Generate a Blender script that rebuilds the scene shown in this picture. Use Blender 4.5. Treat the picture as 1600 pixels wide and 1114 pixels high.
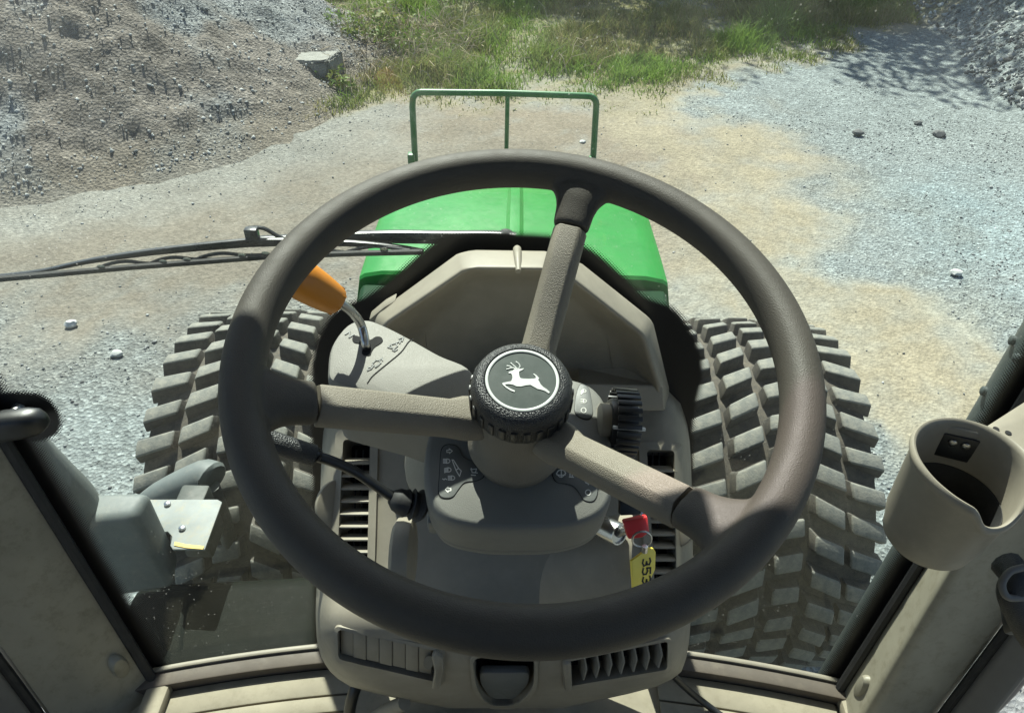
import bpy, bmesh, math, random
import numpy as np
from mathutils import Vector as V, Matrix
random.seed(7); rng = np.random.default_rng(7)
for o in list(bpy.data.objects): bpy.data.objects.remove(o)
scene = bpy.context.scene; COL = scene.collection
R = math.radians

# ------------------------------------------------------------------ camera, world, sun, exposure
PITCH, ROLL, FPX = R(40.0), R(1.2), 1142.0
CAM = V((0, 0, 2.6))
_f = V((0, math.cos(PITCH), -math.sin(PITCH))); _u = V((0, math.sin(PITCH), math.cos(PITCH))); _r = V((1, 0, 0))
CR = _r*math.cos(ROLL) + _u*math.sin(ROLL); CU = -_r*math.sin(ROLL) + _u*math.cos(ROLL)
cd = bpy.data.cameras.new('camera'); cam = bpy.data.objects.new('camera', cd); COL.objects.link(cam)
cd.sensor_width = 36; cd.sensor_fit = 'HORIZONTAL'; cd.lens = 36*FPX/1600; cd.clip_start = 0.02; cd.clip_end = 2000
m = Matrix((CR, CU, -_f)).transposed().to_4x4(); m.translation = CAM; cam.matrix_world = m
scene.camera = cam

SUN_EL, SUN_AZ = R(52), R(-13.3)           # azimuth from +Y, negative is to the left
S = V((math.sin(SUN_AZ)*math.cos(SUN_EL), math.cos(SUN_AZ)*math.cos(SUN_EL), math.sin(SUN_EL)))
w = bpy.data.worlds.new('World'); scene.world = w; w.use_nodes = True
nt = w.node_tree; bg = nt.nodes['Background']; sky = nt.nodes.new('ShaderNodeTexSky'); sky.sky_type = 'NISHITA'
sky.sun_disc = False; sky.sun_elevation = SUN_EL; sky.sun_rotation = SUN_AZ; sky.air_density = 1.0; sky.dust_density = 1.5
nt.links.new(sky.outputs[0], bg.inputs[0]); bg.inputs[1].default_value = 0.075
sl = bpy.data.lights.new('sun', 'SUN'); sl.energy = 5.0; sl.angle = R(0.5); sl.color = (1, 0.955, 0.88)
so = bpy.data.objects.new('sun', sl); COL.objects.link(so); so.rotation_euler = S.to_track_quat('Z', 'Y').to_euler(); so.location = (0, 0, 30)
scene.view_settings.view_transform = 'Standard'; scene.view_settings.look = 'None'
scene.view_settings.exposure = 1.3; scene.view_settings.gamma = 1
scene.cycles.transparent_max_bounces = 24; scene.cycles.max_bounces = 8

# ------------------------------------------------------------------ where things stand: sight lines to real points
def ray(x, y): return _f + CR*((x-800)/FPX) + CU*((557-y)/FPX)
def at(x, y, Y=None, Z=None, X=None, D=None):
    r = ray(x, y)
    t = D if D is not None else (Y/r.y if Y is not None else ((Z-CAM.z)/r.z if Z is not None else X/r.x))
    return CAM + r*t
def plane_at(x, y, o, n):
    r = ray(x, y); return CAM + r*((o-CAM).dot(n)/r.dot(n))
def WY(x, z):                                # the curved windshield
    q = z-1.35; k = max(0.0, z-2.25); return 0.694 + 0.30*q - 0.08*q*q - 0.19*x*x - 0.14*k*k
def onglass(x, y, off=0.0):
    r = ray(x, y); a, b = 0.3, 3.0
    for _ in range(40):
        t = (a+b)/2; P = CAM + r*t
        if P.y < WY(P.x, P.z)+off: a = t
        else: b = t
    return CAM + r*a

# ------------------------------------------------------------------ object helpers
LOC = {}
def tag(o, label=None, cat=None, group=None, kind=None):
    if label: o['label'] = label
    if cat: o['category'] = cat
    if group: o['group'] = group
    if kind: o['kind'] = kind
    return o
def thing(name, loc, label, cat, group=None):
    o = bpy.data.objects.new(name, None); COL.objects.link(o); o.location = loc; o.empty_display_size = 0.05
    LOC[o.name] = V(loc); return tag(o, label, cat, group)
def applied(me, mods):
    o = bpy.data.objects.new('tmp', me); COL.objects.link(o)
    for typ, kw in mods:
        md = o.modifiers.new(typ, typ)
        for k, v in kw.items(): setattr(md, k, v)
    dg = bpy.context.evaluated_depsgraph_get(); dg.update()
    r = bpy.data.meshes.new_from_object(o.evaluated_get(dg), depsgraph=dg)
    bpy.data.objects.remove(o); return r
class MB:
    """collects shapes in world space; build() links them as one mesh object"""
    def __init__(s): s.v = []; s.f = []
    def add(s, vs, fs):
        n = len(s.v); s.v += [V(p) for p in vs]; s.f += [tuple(i+n for i in f) for f in fs]; return s
    def frombm(s, bm):
        bm.verts.ensure_lookup_table(); bm.verts.index_update()
        s.add([v.co.copy() for v in bm.verts], [[v.index for v in f.verts] for f in bm.faces]); bm.free(); return s
    def loft(s, secs, seg=20, p=2.0, caps=True):
        """secs: (centre, a, b) ; superellipse rings of power p"""
        vs, fs = [], []
        for c, a, b in secs:
            for i in range(seg):
                t = 2*math.pi*i/seg; ct, st = math.cos(t), math.sin(t)
                vs.append(V(c) + V(a)*math.copysign(abs(ct)**(2/p), ct) + V(b)*math.copysign(abs(st)**(2/p), st))
        for k in range(len(secs)-1):
            for i in range(seg):
                j = (i+1) % seg; fs.append((k*seg+i, k*seg+j, (k+1)*seg+j, (k+1)*seg+i))
        if caps:
            fs.append(tuple(range(seg-1, -1, -1))); fs.append(tuple(range((len(secs)-1)*seg, len(secs)*seg)))
        return s.add(vs, fs)
    def tube(s, pts, r, seg=12, up=None):
        pts = [V(p) for p in pts]; rs = r if isinstance(r, (list, tuple)) else [r]*len(pts)
        secs = []; side = None
        for i, p in enumerate(pts):
            d = (pts[min(i+1, len(pts)-1)] - pts[max(i-1, 0)]).normalized()
            if side is None:
                h = V(up) if up else (V((0, 0, 1)) if abs(d.z) < 0.9 else V((1, 0, 0)))
                side = d.cross(h).normalized()
            side = (side - d*side.dot(d)).normalized(); b = d.cross(side)
            secs.append((p, side*rs[i], b*rs[i]))
        return s.loft(secs, seg)
    def lathe(s, prof, c, ax, seg=48, a=None):
        c = V(c); ax = V(ax).normalized(); a = V(a) if a else ax.orthogonal(); a = (a-ax*a.dot(ax)).normalized(); b = ax.cross(a)
        vs, fs = [], []
        for r, h in prof:
            for i in range(seg):
                t = 2*math.pi*i/seg; vs.append(c + ax*h + (a*math.cos(t)+b*math.sin(t))*r)
        for k in range(len(prof)-1):
            for i in range(seg):
                j = (i+1) % seg; fs.append((k*seg+i, k*seg+j, (k+1)*seg+j, (k+1)*seg+i))
        if prof[0][0] > 1e-6: fs.append(tuple(range(seg-1, -1, -1)))
        if prof[-1][0] > 1e-6: fs.append(tuple(range((len(prof)-1)*seg, len(prof)*seg)))
        return s.add(vs, fs)
    def prism(s, poly, d, bev=0.0, seg=2):
        """poly: planar 3D outline, d: extrusion vector"""
        bm = bmesh.new(); d = V(d)
        vs = [bm.verts.new(V(p)) for p in poly]; f = bm.faces.new(vs)
        r = bmesh.ops.extrude_face_region(bm, geom=[f])
        for v in r['geom']:
            if isinstance(v, bmesh.types.BMVert): v.co += d
        bmesh.ops.recalc_face_normals(bm, faces=bm.faces)
        if bev > 0:
            ed = [e for e in bm.edges if len(e.link_faces) == 2 and e.calc_face_angle(0) > 0.6]
            bmesh.ops.bevel(bm, geom=ed, offset=bev, segments=seg, affect='EDGES', profile=0.5, clamp_overlap=True)
        return s.frombm(bm)
    def box(s, c, a, b, h, bev=0.0, seg=2):
        """c centre; a,b,h half-vectors"""
        c, a, b, h = V(c), V(a), V(b), V(h)
        return s.prism([c-a-b-h, c+a-b-h, c+a+b-h, c-a+b-h], h*2, bev, seg)
    def stroke(s, pts, wd, n, th=0.0004, close=False):
        """a raised ribbon along a polyline lying on a plane of normal n"""
        pts = [V(p) for p in pts]
        if close: pts = pts + [pts[0]]
        for i in range(len(pts)-1):
            d = pts[i+1]-pts[i]
            if d.length < 1e-7: continue
            dn = d.normalized(); sd = n.cross(dn)*(wd/2); e = dn*(wd*0.45)
            a, b = pts[i]-e, pts[i+1]+e
            q = [a-sd, b-sd, b+sd, a+sd]
            s.add(q + [x + n*th for x in q], [(4, 5, 6, 7), (0, 1, 5, 4), (1, 2, 6, 5), (2, 3, 7, 6), (3, 0, 4, 7)])
        return s
    def mesh(s, name, loc=V((0, 0, 0))):
        me = bpy.data.meshes.new(name); me.from_pydata([tuple(p-loc) for p in s.v], [], s.f); me.validate(); me.update(); return me
    def build(s, name, mat, parent=None, smooth=38, mods=None, fixn=True, loc=None):
        L = LOC[parent.name] if parent else V(loc or (0, 0, 0))
        me = s.mesh(name, L)
        if fixn:
            bm = bmesh.new(); bm.from_mesh(me); bmesh.ops.recalc_face_normals(bm, faces=bm.faces); bm.to_mesh(me); bm.free()
        if mods: me = applied(me, mods); me.name = name
        return link(name, me, mat, parent, smooth, L)
def link(name, me, mat, parent=None, smooth=38, L=V((0, 0, 0))):
    o = bpy.data.objects.new(name, me); COL.objects.link(o)
    if mat: me.materials.clear(); me.materials.append(mat)
    if smooth:
        me.polygons.foreach_set('use_smooth', [True]*len(me.polygons)); me.set_sharp_from_angle(angle=R(smooth))
    if parent: o.parent = parent; LOC[o.name] = LOC[parent.name]
    else: o.location = L; LOC[o.name] = V(L)
    return o
def spline(pts, n=8, closed=False):
    P = [V(p) for p in pts]; out = []; N = len(P)
    for i in range(N if closed else N-1):
        p0 = P[(i-1) % N] if closed or i > 0 else P[0]*2-P[1]
        p1, p2 = P[i], P[(i+1) % N]
        p3 = P[(i+2) % N] if closed or i+2 < N else P[-1]*2-P[-2]
        for k in range(n):
            t = k/n; out.append(0.5*((2*p1)+(p2-p0)*t+(2*p0-5*p1+4*p2-p3)*t*t+(3*p1-p0-3*p2+p3)*t**3))
    if not closed: out.append(P[-1])
    return out
def sp2(pts, n=6, closed=True): return [(p.x, p.y) for p in spline([(a, b, 0) for a, b in pts], n, closed)]

# ------------------------------------------------------------------ materials
def nodes(name):
    mt = bpy.data.materials.new(name); mt.use_nodes = True; t = mt.node_tree
    return mt, t, t.nodes['Principled BSDF'], t.nodes['Material Output']
def ramp(t, src, stops):
    r = t.nodes.new('ShaderNodeValToRGB'); el = r.color_ramp.elements
    while len(el) < len(stops): el.new(0.5)
    for e, (p, c) in zip(el, stops): e.position = p; e.color = (*c, 1) if len(c) == 3 else c
    t.links.new(src, r.inputs[0]); return r.outputs[0]
def noise(t, scale, detail=4, rough=0.6, vec=None):
    n = t.nodes.new('ShaderNodeTexNoise'); n.inputs['Scale'].default_value = scale; n.inputs['Detail'].default_value = detail; n.inputs['Roughness'].default_value = rough
    if vec is None:
        tc = t.nodes.new('ShaderNodeTexCoord'); vec = tc.outputs['Object']
    t.links.new(vec, n.inputs['Vector']); return n.outputs['Fac']
def mix(t, fac, a, b, typ='MIX'):
    m = t.nodes.new('ShaderNodeMix'); m.data_type = 'RGBA'; m.blend_type = typ
    for i, v in ((0, fac), (6, a), (7, b)):
        if isinstance(v, (int, float)): m.inputs[i].default_value = v
        elif isinstance(v, tuple): m.inputs[i].default_value = (*v, 1) if len(v) == 3 else v
        else: t.links.new(v, m.inputs[i])
    return m.outputs[2]
def bump(t, b, h, strength=0.3, dist=0.001):
    n = t.nodes.new('ShaderNodeBump'); n.inputs['Strength'].default_value = strength; n.inputs['Distance'].default_value = dist
    t.links.new(h, n.inputs['Height']); t.links.new(n.outputs[0], b.inputs['Normal']); return n
def plastic(name, col, rough=0.55, grain=1400, gs=0.25, var=0.18, dirt=0.0, dirtcol=(0.3, 0.27, 0.2), spec=0.5, metal=0.0, gd=0.0004):
    mt, t, b, o = nodes(name)
    lo = tuple(c*(1-var) for c in col); hi = tuple(min(1, c*(1+var)) for c in col)
    c = ramp(t, noise(t, 14, 5), [(0.3, lo), (0.7, hi)])
    if dirt > 0:
        f = ramp(t, noise(t, 45, 8, 0.75), [(0.5, (0, 0, 0)), (0.72, (dirt,)*3)])
        c = mix(t, f, c, dirtcol)
    t.links.new(c, b.inputs['Base Color'])
    rr = t.nodes.new('ShaderNodeMapRange'); t.links.new(noise(t, 60, 4), rr.inputs[0])
    rr.inputs[3].default_value = max(0.05, rough-0.1); rr.inputs[4].default_value = min(1, rough+0.12); t.links.new(rr.outputs[0], b.inputs['Roughness'])
    b.inputs['Specular IOR Level'].default_value = spec; b.inputs['Metallic'].default_value = metal
    if gs > 0:
        if grain < 0:
            v = t.nodes.new('ShaderNodeTexVoronoi'); v.inputs['Scale'].default_value = -grain
            tc = t.nodes.new('ShaderNodeTexCoord'); t.links.new(tc.outputs['Object'], v.inputs['Vector']); bump(t, b, v.outputs['Distance'], gs, gd)
        else: bump(t, b, noise(t, grain, 2), gs, gd)
    return mt
M = {}
M['tan'] = plastic('tan_trim_plastic', (0.222, 0.200, 0.157), 0.5, 1500, 0.22, 0.13, 0.30, (0.29, 0.265, 0.21), 0.35)
M['tan_pillar'] = plastic('tan_pillar_trim', (0.245, 0.228, 0.175), 0.42, 1200, 0.12, 0.10, 0.6, (0.13, 0.11, 0.07), 0.4)
M['grey_tan'] = plastic('grey_tan_textured_plastic', (0.182, 0.176, 0.155), 0.55, -1500, 0.35, 0.06, 0.0, spec=0.4, gd=0.0006)
M['pod'] = plastic('grey_pod_plastic', (0.135, 0.134, 0.120), 0.55, -1500, 0.3, 0.06, spec=0.4, gd=0.0006)
M['spoke'] = plastic('grained_spoke_plastic', (0.160, 0.142, 0.110), 0.58, -1250, 0.55, 0.08, spec=0.45, gd=0.0008)
M['rim'] = plastic('leather_grain_rim', (0.050, 0.044, 0.035), 0.58, -1200, 0.35, 0.08, spec=0.32, gd=0.0006)
M['black'] = plastic('black_grained_plastic', (0.015, 0.016, 0.017), 0.42, -900, 0.6, 0.1, spec=0.5, gd=0.0012)
M['black_smooth'] = plastic('black_satin_plastic', (0.014, 0.015, 0.016), 0.4, 900, 0.1, 0.1)
M['rubber'] = plastic('black_rubber', (0.018, 0.018, 0.018), 0.7, 600, 0.2, 0.15, 0.15, (0.12, 0.11, 0.09))
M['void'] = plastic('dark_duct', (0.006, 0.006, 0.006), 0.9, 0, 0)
M['panel'] = plastic('dark_grey_panel', (0.10, 0.105, 0.10), 0.5, -1200, 0.2, 0.06)
M['white_print'] = plastic('pale_print', (0.62, 0.62, 0.58), 0.6, 0, 0, 0.05)
M['emblem'] = plastic('black_green_emblem', (0.020, 0.032, 0.028), 0.6, 200, 0.05, 0.25, 0.30, (0.09, 0.11, 0.10), 0.3)
M['silver'] = plastic('silver_emblem', (0.40, 0.42, 0.40), 0.45, 0, 0, 0.12, 0.6, (0.24, 0.26, 0.25))
M['steel'] = plastic('worn_steel', (0.45, 0.45, 0.44), 0.28, 300, 0.1, 0.12, 0.2, (0.2, 0.18, 0.15), metal=1.0)
M['orange'] = plastic('orange_knob', (0.52, 0.19, 0.016), 0.42, 900, 0.1, 0.06, 0.15, (0.45, 0.2, 0.05))
M['red'] = plastic('red_fob', (0.62, 0.035, 0.035), 0.4, 0, 0, 0.08, 0.2, (0.3, 0.05, 0.05))
M['yellow'] = plastic('yellow_tag', (0.75, 0.60, 0.07), 0.4, 0, 0, 0.06, 0.2, (0.4, 0.35, 0.12))
M['ink'] = plastic('black_ink', (0.02, 0.02, 0.02), 0.7, 0, 0)
M['green'] = plastic('green_hood_paint', (0.014, 0.165, 0.026), 0.33, 0, 0, 0.10, 0.25, (0.07, 0.17, 0.06), 0.3)
M['cowl'] = plastic('shade_dark_cowl', (0.007, 0.030, 0.012), 0.5, 0, 0, spec=0.08)  # shade on the drop behind the hood put into this dark green
M['wiper'] = plastic('wiper_paint', (0.020, 0.022, 0.024), 0.28, 300, 0.1, 0.15, 0.3, (0.12, 0.12, 0.11))
M['green_guard'] = plastic('green_guard_paint', (0.012, 0.12, 0.028), 0.4, 0, 0, 0.12, 0.3, (0.2, 0.2, 0.12))
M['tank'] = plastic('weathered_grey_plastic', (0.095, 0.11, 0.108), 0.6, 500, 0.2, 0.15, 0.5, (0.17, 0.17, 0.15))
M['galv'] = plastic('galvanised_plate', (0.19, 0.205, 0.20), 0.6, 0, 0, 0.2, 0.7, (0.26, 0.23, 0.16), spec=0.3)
M['reflection_dark'] = plastic('dark_reflection_fill', (0.003, 0.0045, 0.0035), 0.6, 300, 0.2, 0.25, 0.15, (0.012, 0.012, 0.010), 0.04)  # near black tone carries the dark reflection and shade at lower left
M['rust'] = plastic('yellow_stain', (0.55, 0.38, 0.10), 0.7, 0, 0, 0.2)
M['frame_dark'] = plastic('dark_teal_frame', (0.035, 0.045, 0.045), 0.45, 300, 0.1, 0.15, 0.4, (0.10, 0.11, 0.10))
M['door_grey'] = plastic('door_seal_grey', (0.12, 0.115, 0.105), 0.55, 800, 0.1, 0.1)
M['navy'] = plastic('dark_navy_surface', (0.020, 0.026, 0.042), 0.4, 800, 0.1, 0.15, 0.15, (0.10, 0.10, 0.10))
M['chassis'] = plastic('grimy_chassis', (0.030, 0.036, 0.030), 0.6, 120, 0.4, 0.3, 0.5, (0.11, 0.10, 0.08))
M['sill'] = plastic('brown_sill_rubber', (0.085, 0.068, 0.052), 0.65, 800, 0.2, 0.12, 0.25, (0.2, 0.17, 0.12))
M['mat'] = plastic('dusty_floor_mat', (0.235, 0.208, 0.15), 0.75, 500, 0.3, 0.14, 0.7, (0.17, 0.145, 0.095))
M['groove'] = plastic('mat_groove', (0.10, 0.09, 0.07), 0.85, 0, 0)
M['liner'] = plastic('grey_headliner', (0.28, 0.27, 0.25), 0.9, 300, 0.3)
M['roofpaint'] = plastic('green_roof', (0.03, 0.22, 0.05), 0.4, 0, 0)
M['wheel_yellow'] = plastic('yellow_wheel_paint', (0.62, 0.42, 0.03), 0.4, 0, 0, 0.1, 0.4, (0.2, 0.16, 0.1))
M['concrete'] = plastic('concrete_block', (0.20, 0.20, 0.18), 0.9, 60, 0.5, 0.2, 0.8, (0.11, 0.10, 0.07), gd=0.02)
M['bark'] = plastic('tree_bark', (0.10, 0.075, 0.05), 0.9, 30, 0.8, 0.3, gd=0.03)
def tyre_mat(name, lo, hi, dust, amt):
    mt, t, b, o = nodes(name)
    c = ramp(t, noise(t, 9, 6), [(0.3, lo), (0.7, hi)])
    f = ramp(t, noise(t, 35, 8, 0.75), [(0.35, (0, 0, 0)), (0.75, (amt,)*3)])
    t.links.new(mix(t, f, c, dust), b.inputs['Base Color']); b.inputs['Roughness'].default_value = 0.85
    bump(t, b, noise(t, 140, 5), 0.35, 0.004); return mt
M['tyre'] = tyre_mat('tyre_carcass', (0.020, 0.020, 0.018), (0.036, 0.034, 0.030), (0.16, 0.13, 0.09), 0.6)
M['lug'] = tyre_mat('tyre_lug', (0.075, 0.080, 0.075), (0.15, 0.155, 0.142), (0.25, 0.232, 0.185), 0.8)
M['lug_side'] = tyre_mat('tyre_lug_side', (0.022, 0.022, 0.021), (0.045, 0.044, 0.040), (0.15, 0.125, 0.09), 0.55)
def glass(name, tint, haze, specks):
    mt, t, b, out = nodes(name); t.nodes.remove(b)
    tr = t.nodes.new('ShaderNodeBsdfTransparent'); tr.inputs[0].default_value = (*tint, 1)
    gl = t.nodes.new('ShaderNodeBsdfGlossy'); gl.inputs['Roughness'].default_value = 0.02
    lw = t.nodes.new('ShaderNodeLayerWeight'); lw.inputs[0].default_value = 0.5
    pw = t.nodes.new('ShaderNodeMath'); pw.operation = 'POWER'; pw.inputs[1].default_value = 5; t.links.new(lw.outputs['Facing'], pw.inputs[0])
    ma = t.nodes.new('ShaderNodeMath'); ma.operation = 'MULTIPLY_ADD'; ma.inputs[1].default_value = 0.7; ma.inputs[2].default_value = 0.02; t.links.new(pw.outputs[0], ma.inputs[0])
    m1 = t.nodes.new('ShaderNodeMixShader'); t.links.new(ma.outputs[0], m1.inputs[0]); t.links.new(tr.outputs[0], m1.inputs[1]); t.links.new(gl.outputs[0], m1.inputs[2])
    tl = t.nodes.new('ShaderNodeBsdfTranslucent'); tl.inputs[0].default_value = (0.8, 0.8, 0.74, 1)
    tc = t.nodes.new('ShaderNodeTexCoord'); v = t.nodes.new('ShaderNodeTexVoronoi'); v.inputs['Scale'].default_value = 170
    t.links.new(tc.outputs['Object'], v.inputs['Vector'])
    sp = ramp(t, v.outputs['Distance'], [(0.13, (1, 1, 1)), (0.22, (0, 0, 0))])
    sx = t.nodes.new('ShaderNodeSeparateColor'); t.links.new(v.outputs['Color'], sx.inputs[0])
    pick = ramp(t, sx.outputs[0], [(0.86, (0, 0, 0)), (0.90, (1, 1, 1))])
    patch = ramp(t, noise(t, 5, 4), [(0.46, (0.05,)*3), (0.66, (1, 1, 1))])
    f1 = mix(t, 1.0, sp, pick, 'MULTIPLY'); f1 = mix(t, 1.0, f1, patch, 'MULTIPLY'); f1 = mix(t, 1.0, f1, (specks,)*3, 'MULTIPLY')
    f2 = ramp(t, noise(t, 9, 8, 0.7), [(0.35, (haze*0.4,)*3), (0.75, (haze*1.5,)*3)])
    sz_ = t.nodes.new('ShaderNodeSeparateXYZ'); t.links.new(tc.outputs['Object'], sz_.inputs[0]); zr = t.nodes.new('ShaderNodeMapRange'); t.links.new(sz_.outputs[2], zr.inputs[0]); zr.inputs[1].default_value = 0.25; zr.inputs[2].default_value = 0.95; zr.inputs[3].default_value = 0.35; zr.inputs[4].default_value = 1.0
    f2 = mix(t, 1.0, f2, zr.outputs[0], 'MULTIPLY')
    f = mix(t, 1.0, f1, f2, 'ADD')
    m2 = t.nodes.new('ShaderNodeMixShader'); t.links.new(f, m2.inputs[0]); t.links.new(m1.outputs[0], m2.inputs[1]); t.links.new(tl.outputs[0], m2.inputs[2])
    t.links.new(m2.outputs[0], out.inputs[0]); return mt
M['glass'] = glass('dusty_windshield_glass', (0.935, 0.985, 0.96), 0.012, 0.22)
M['door_glass'] = glass('door_glass', (0.92, 0.95, 0.95), 0.008, 0.2)
def frit_mat():
    mt, t, b, out = nodes('printed_frit_dots'); b.inputs['Base Color'].default_value = (0.008, 0.008, 0.009, 1); b.inputs['Roughness'].default_value = 0.35
    uv = t.nodes.new('ShaderNodeUVMap'); uv.uv_map = 'dots'
    fr = t.nodes.new('ShaderNodeVectorMath'); fr.operation = 'FRACTION'; t.links.new(uv.outputs[0], fr.inputs[0])
    sb = t.nodes.new('ShaderNodeVectorMath'); sb.operation = 'SUBTRACT'; sb.inputs[1].default_value = (0.5, 0.5, 0); t.links.new(fr.outputs[0], sb.inputs[0])
    ln = t.nodes.new('ShaderNodeVectorMath'); ln.operation = 'LENGTH'; t.links.new(sb.outputs[0], ln.inputs[0])
    at_ = t.nodes.new('ShaderNodeAttribute'); at_.attribute_name = 'fade'
    mu = t.nodes.new('ShaderNodeMath'); mu.operation = 'MULTIPLY'; mu.inputs[1].default_value = 0.78; t.links.new(at_.outputs['Fac'], mu.inputs[0])
    lt = t.nodes.new('ShaderNodeMath'); lt.operation = 'LESS_THAN'; t.links.new(ln.outputs['Value'], lt.inputs[0]); t.links.new(mu.outputs[0], lt.inputs[1])
    tr = t.nodes.new('ShaderNodeBsdfTransparent'); mx = t.nodes.new('ShaderNodeMixShader')
    t.links.new(lt.outputs[0], mx.inputs[0]); t.links.new(tr.outputs[0], mx.inputs[1]); t.links.new(b.outputs[0], mx.inputs[2]); t.links.new(mx.outputs[0], out.inputs[0]); return mt
M['frit'] = frit_mat()
def soil_mat(name, sc=1.0):
    mt, t, b, out = nodes(name)
    a = t.nodes.new('ShaderNodeAttribute'); a.attribute_name = 'soil'
    tc = t.nodes.new('ShaderNodeTexCoord')
    v = t.nodes.new('ShaderNodeTexVoronoi'); v.inputs['Scale'].default_value = 55*sc; t.links.new(tc.outputs['Object'], v.inputs['Vector'])
    sx = t.nodes.new('ShaderNodeSeparateColor'); t.links.new(v.outputs['Color'], sx.inputs[0])
    st = ramp(t, sx.outputs[0], [(0.0, (0.66,)*3), (0.55, (0.97,)*3), (0.9, (1.18,)*3), (1.0, (1.5,)*3)])
    g = ramp(t, noise(t, 26*sc, 10, 0.78), [(0.28, (0.55,)*3), (0.72, (1.42,)*3)])
    c = mix(t, 1.0, a.outputs['Color'], g, 'MULTIPLY'); gr = t.nodes.new('ShaderNodeAttribute'); gr.attribute_name = 'grit'; c = mix(t, gr.outputs['Fac'], c, mix(t, 1.0, c, st, 'MULTIPLY'))
    t.links.new(c, b.inputs['Base Color']); b.inputs['Roughness'].default_value = 0.95; b.inputs['Specular IOR Level'].default_value = 0.2
    h = mix(t, 0.5, v.outputs['Distance'], noise(t, 40*sc, 8, 0.8)); bn = bump(t, b, h, 0.9, 0.03/sc)
    mr = t.nodes.new('ShaderNodeMapRange'); t.links.new(gr.outputs['Fac'], mr.inputs[0]); mr.inputs[3].default_value = 0.35; mr.inputs[4].default_value = 0.95; t.links.new(mr.outputs[0], bn.inputs['Strength']); return mt
M['soil'] = soil_mat('gravel_and_dirt'); M['pile'] = soil_mat('pile_grit', 0.8)
def var_mat(name, stops, rough=0.9, sc=30, attr=None, transl=0.0):
    mt, t, b, out = nodes(name)
    if attr:
        a = t.nodes.new('ShaderNodeAttribute'); a.attribute_name = attr; src = a.outputs['Fac']
    else: src = noise(t, sc, 4)
    c = ramp(t, src, stops); t.links.new(c, b.inputs['Base Color']); b.inputs['Roughness'].default_value = rough; b.inputs['Specular IOR Level'].default_value = 0.25
    if transl:
        tl = t.nodes.new('ShaderNodeBsdfTranslucent'); t.links.new(c, tl.inputs[0]); mx = t.nodes.new('ShaderNodeMixShader'); mx.inputs[0].default_value = transl
        t.links.new(b.outputs[0], mx.inputs[1]); t.links.new(tl.outputs[0], mx.inputs[2]); t.links.new(mx.outputs[0], out.inputs[0])
    return mt
M['stone'] = var_mat('loose_stones', [(0.0, (0.07, 0.07, 0.07)), (0.5, (0.215, 0.225, 0.222)), (0.85, (0.35, 0.355, 0.345)), (1.0, (0.50, 0.50, 0.47))], attr='tone')
M['grass'] = var_mat('grass_blades', [(0.0, (0.30, 0.25, 0.12)), (0.3, (0.20, 0.21, 0.07)), (0.55, (0.15, 0.19, 0.045)), (1.0, (0.17, 0.27, 0.05))], 0.6, attr='tone', transl=0.35)
M['leaf'] = var_mat('tree_leaves', [(0.0, (0.03, 0.07, 0.015)), (1.0, (0.08, 0.16, 0.03))], 0.6, attr='tone', transl=0.3)
M['brushleaf'] = var_mat('brush_leaves', [(0.0, (0.22, 0.20, 0.06)), (0.5, (0.12, 0.17, 0.04)), (1.0, (0.14, 0.24, 0.05))], 0.6, attr='tone', transl=0.3)
M['twig'] = var_mat('dry_stalks', [(0.3, (0.25, 0.19, 0.12)), (0.7, (0.48, 0.41, 0.29))], 0.9, 6)

# ------------------------------------------------------------------ ground, pile, stones
_tab = rng.random((256, 256))
def vnoise(x, y):
    xi = np.floor(x).astype(int); yi = np.floor(y).astype(int); fx = x-xi; fy = y-yi
    fx = fx*fx*(3-2*fx); fy = fy*fy*(3-2*fy)
    g = lambda a, b: _tab[a % 256, b % 256]
    return (g(xi, yi)*(1-fx)+g(xi+1, yi)*fx)*(1-fy)+(g(xi, yi+1)*(1-fx)+g(xi+1, yi+1)*fx)*fy
def fbm(x, y, sc, oct=5, gain=0.55):
    a, s, tot = 1.0, 0.0, 0.0
    for i in range(oct):
        s = s + a*vnoise(x*sc+17.3*i, y*sc+9.1*i); tot += a; a *= gain; sc *= 2.03
    return s/tot
def sstep(a, b, x):
    t = np.clip((x-a)/(b-a), 0, 1); return t*t*(3-2*t)
def grid_mesh(name, X, Y, Z, col, mat):
    ny, nx = X.shape
    co = np.stack([X, Y, Z], -1).reshape(-1, 3)
    i = np.arange(ny*nx).reshape(ny, nx)
    f = np.stack([i[:-1, :-1], i[:-1, 1:], i[1:, 1:], i[1:, :-1]], -1).reshape(-1, 4)
    me = bpy.data.meshes.new(name); me.from_pydata(co.tolist(), [], f.tolist())
    ca = me.color_attributes.new('soil', 'FLOAT_COLOR', 'POINT')
    ca.data.foreach_set('color', np.concatenate([col.reshape(-1, 3), np.ones((ny*nx, 1))], 1).astype(np.float32).ravel())
    gr = me.attributes.new('grit', 'FLOAT', 'POINT'); lum = col.reshape(-1, 3); bl = np.clip((lum[:, 2]/np.maximum(lum[:, 0], 1e-4)-0.76)/0.22, 0.2, 1) if name == 'ground' else np.full(len(lum), 0.9); gr.data.foreach_set('value', bl.astype(np.float32))
    me.polygons.foreach_set('use_smooth', [True]*len(me.polygons))
    return link(name, me, mat, None, None)
def ax(lo, hi, st, far):
    a = list(np.arange(lo, hi, st)); g, p = st, hi
    while p < far: g *= 1.35; p += g; a.append(p)
    g, p = st, lo
    while p > -far: g *= 1.35; p -= g; a.insert(0, p)
    return np.array(a)
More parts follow.
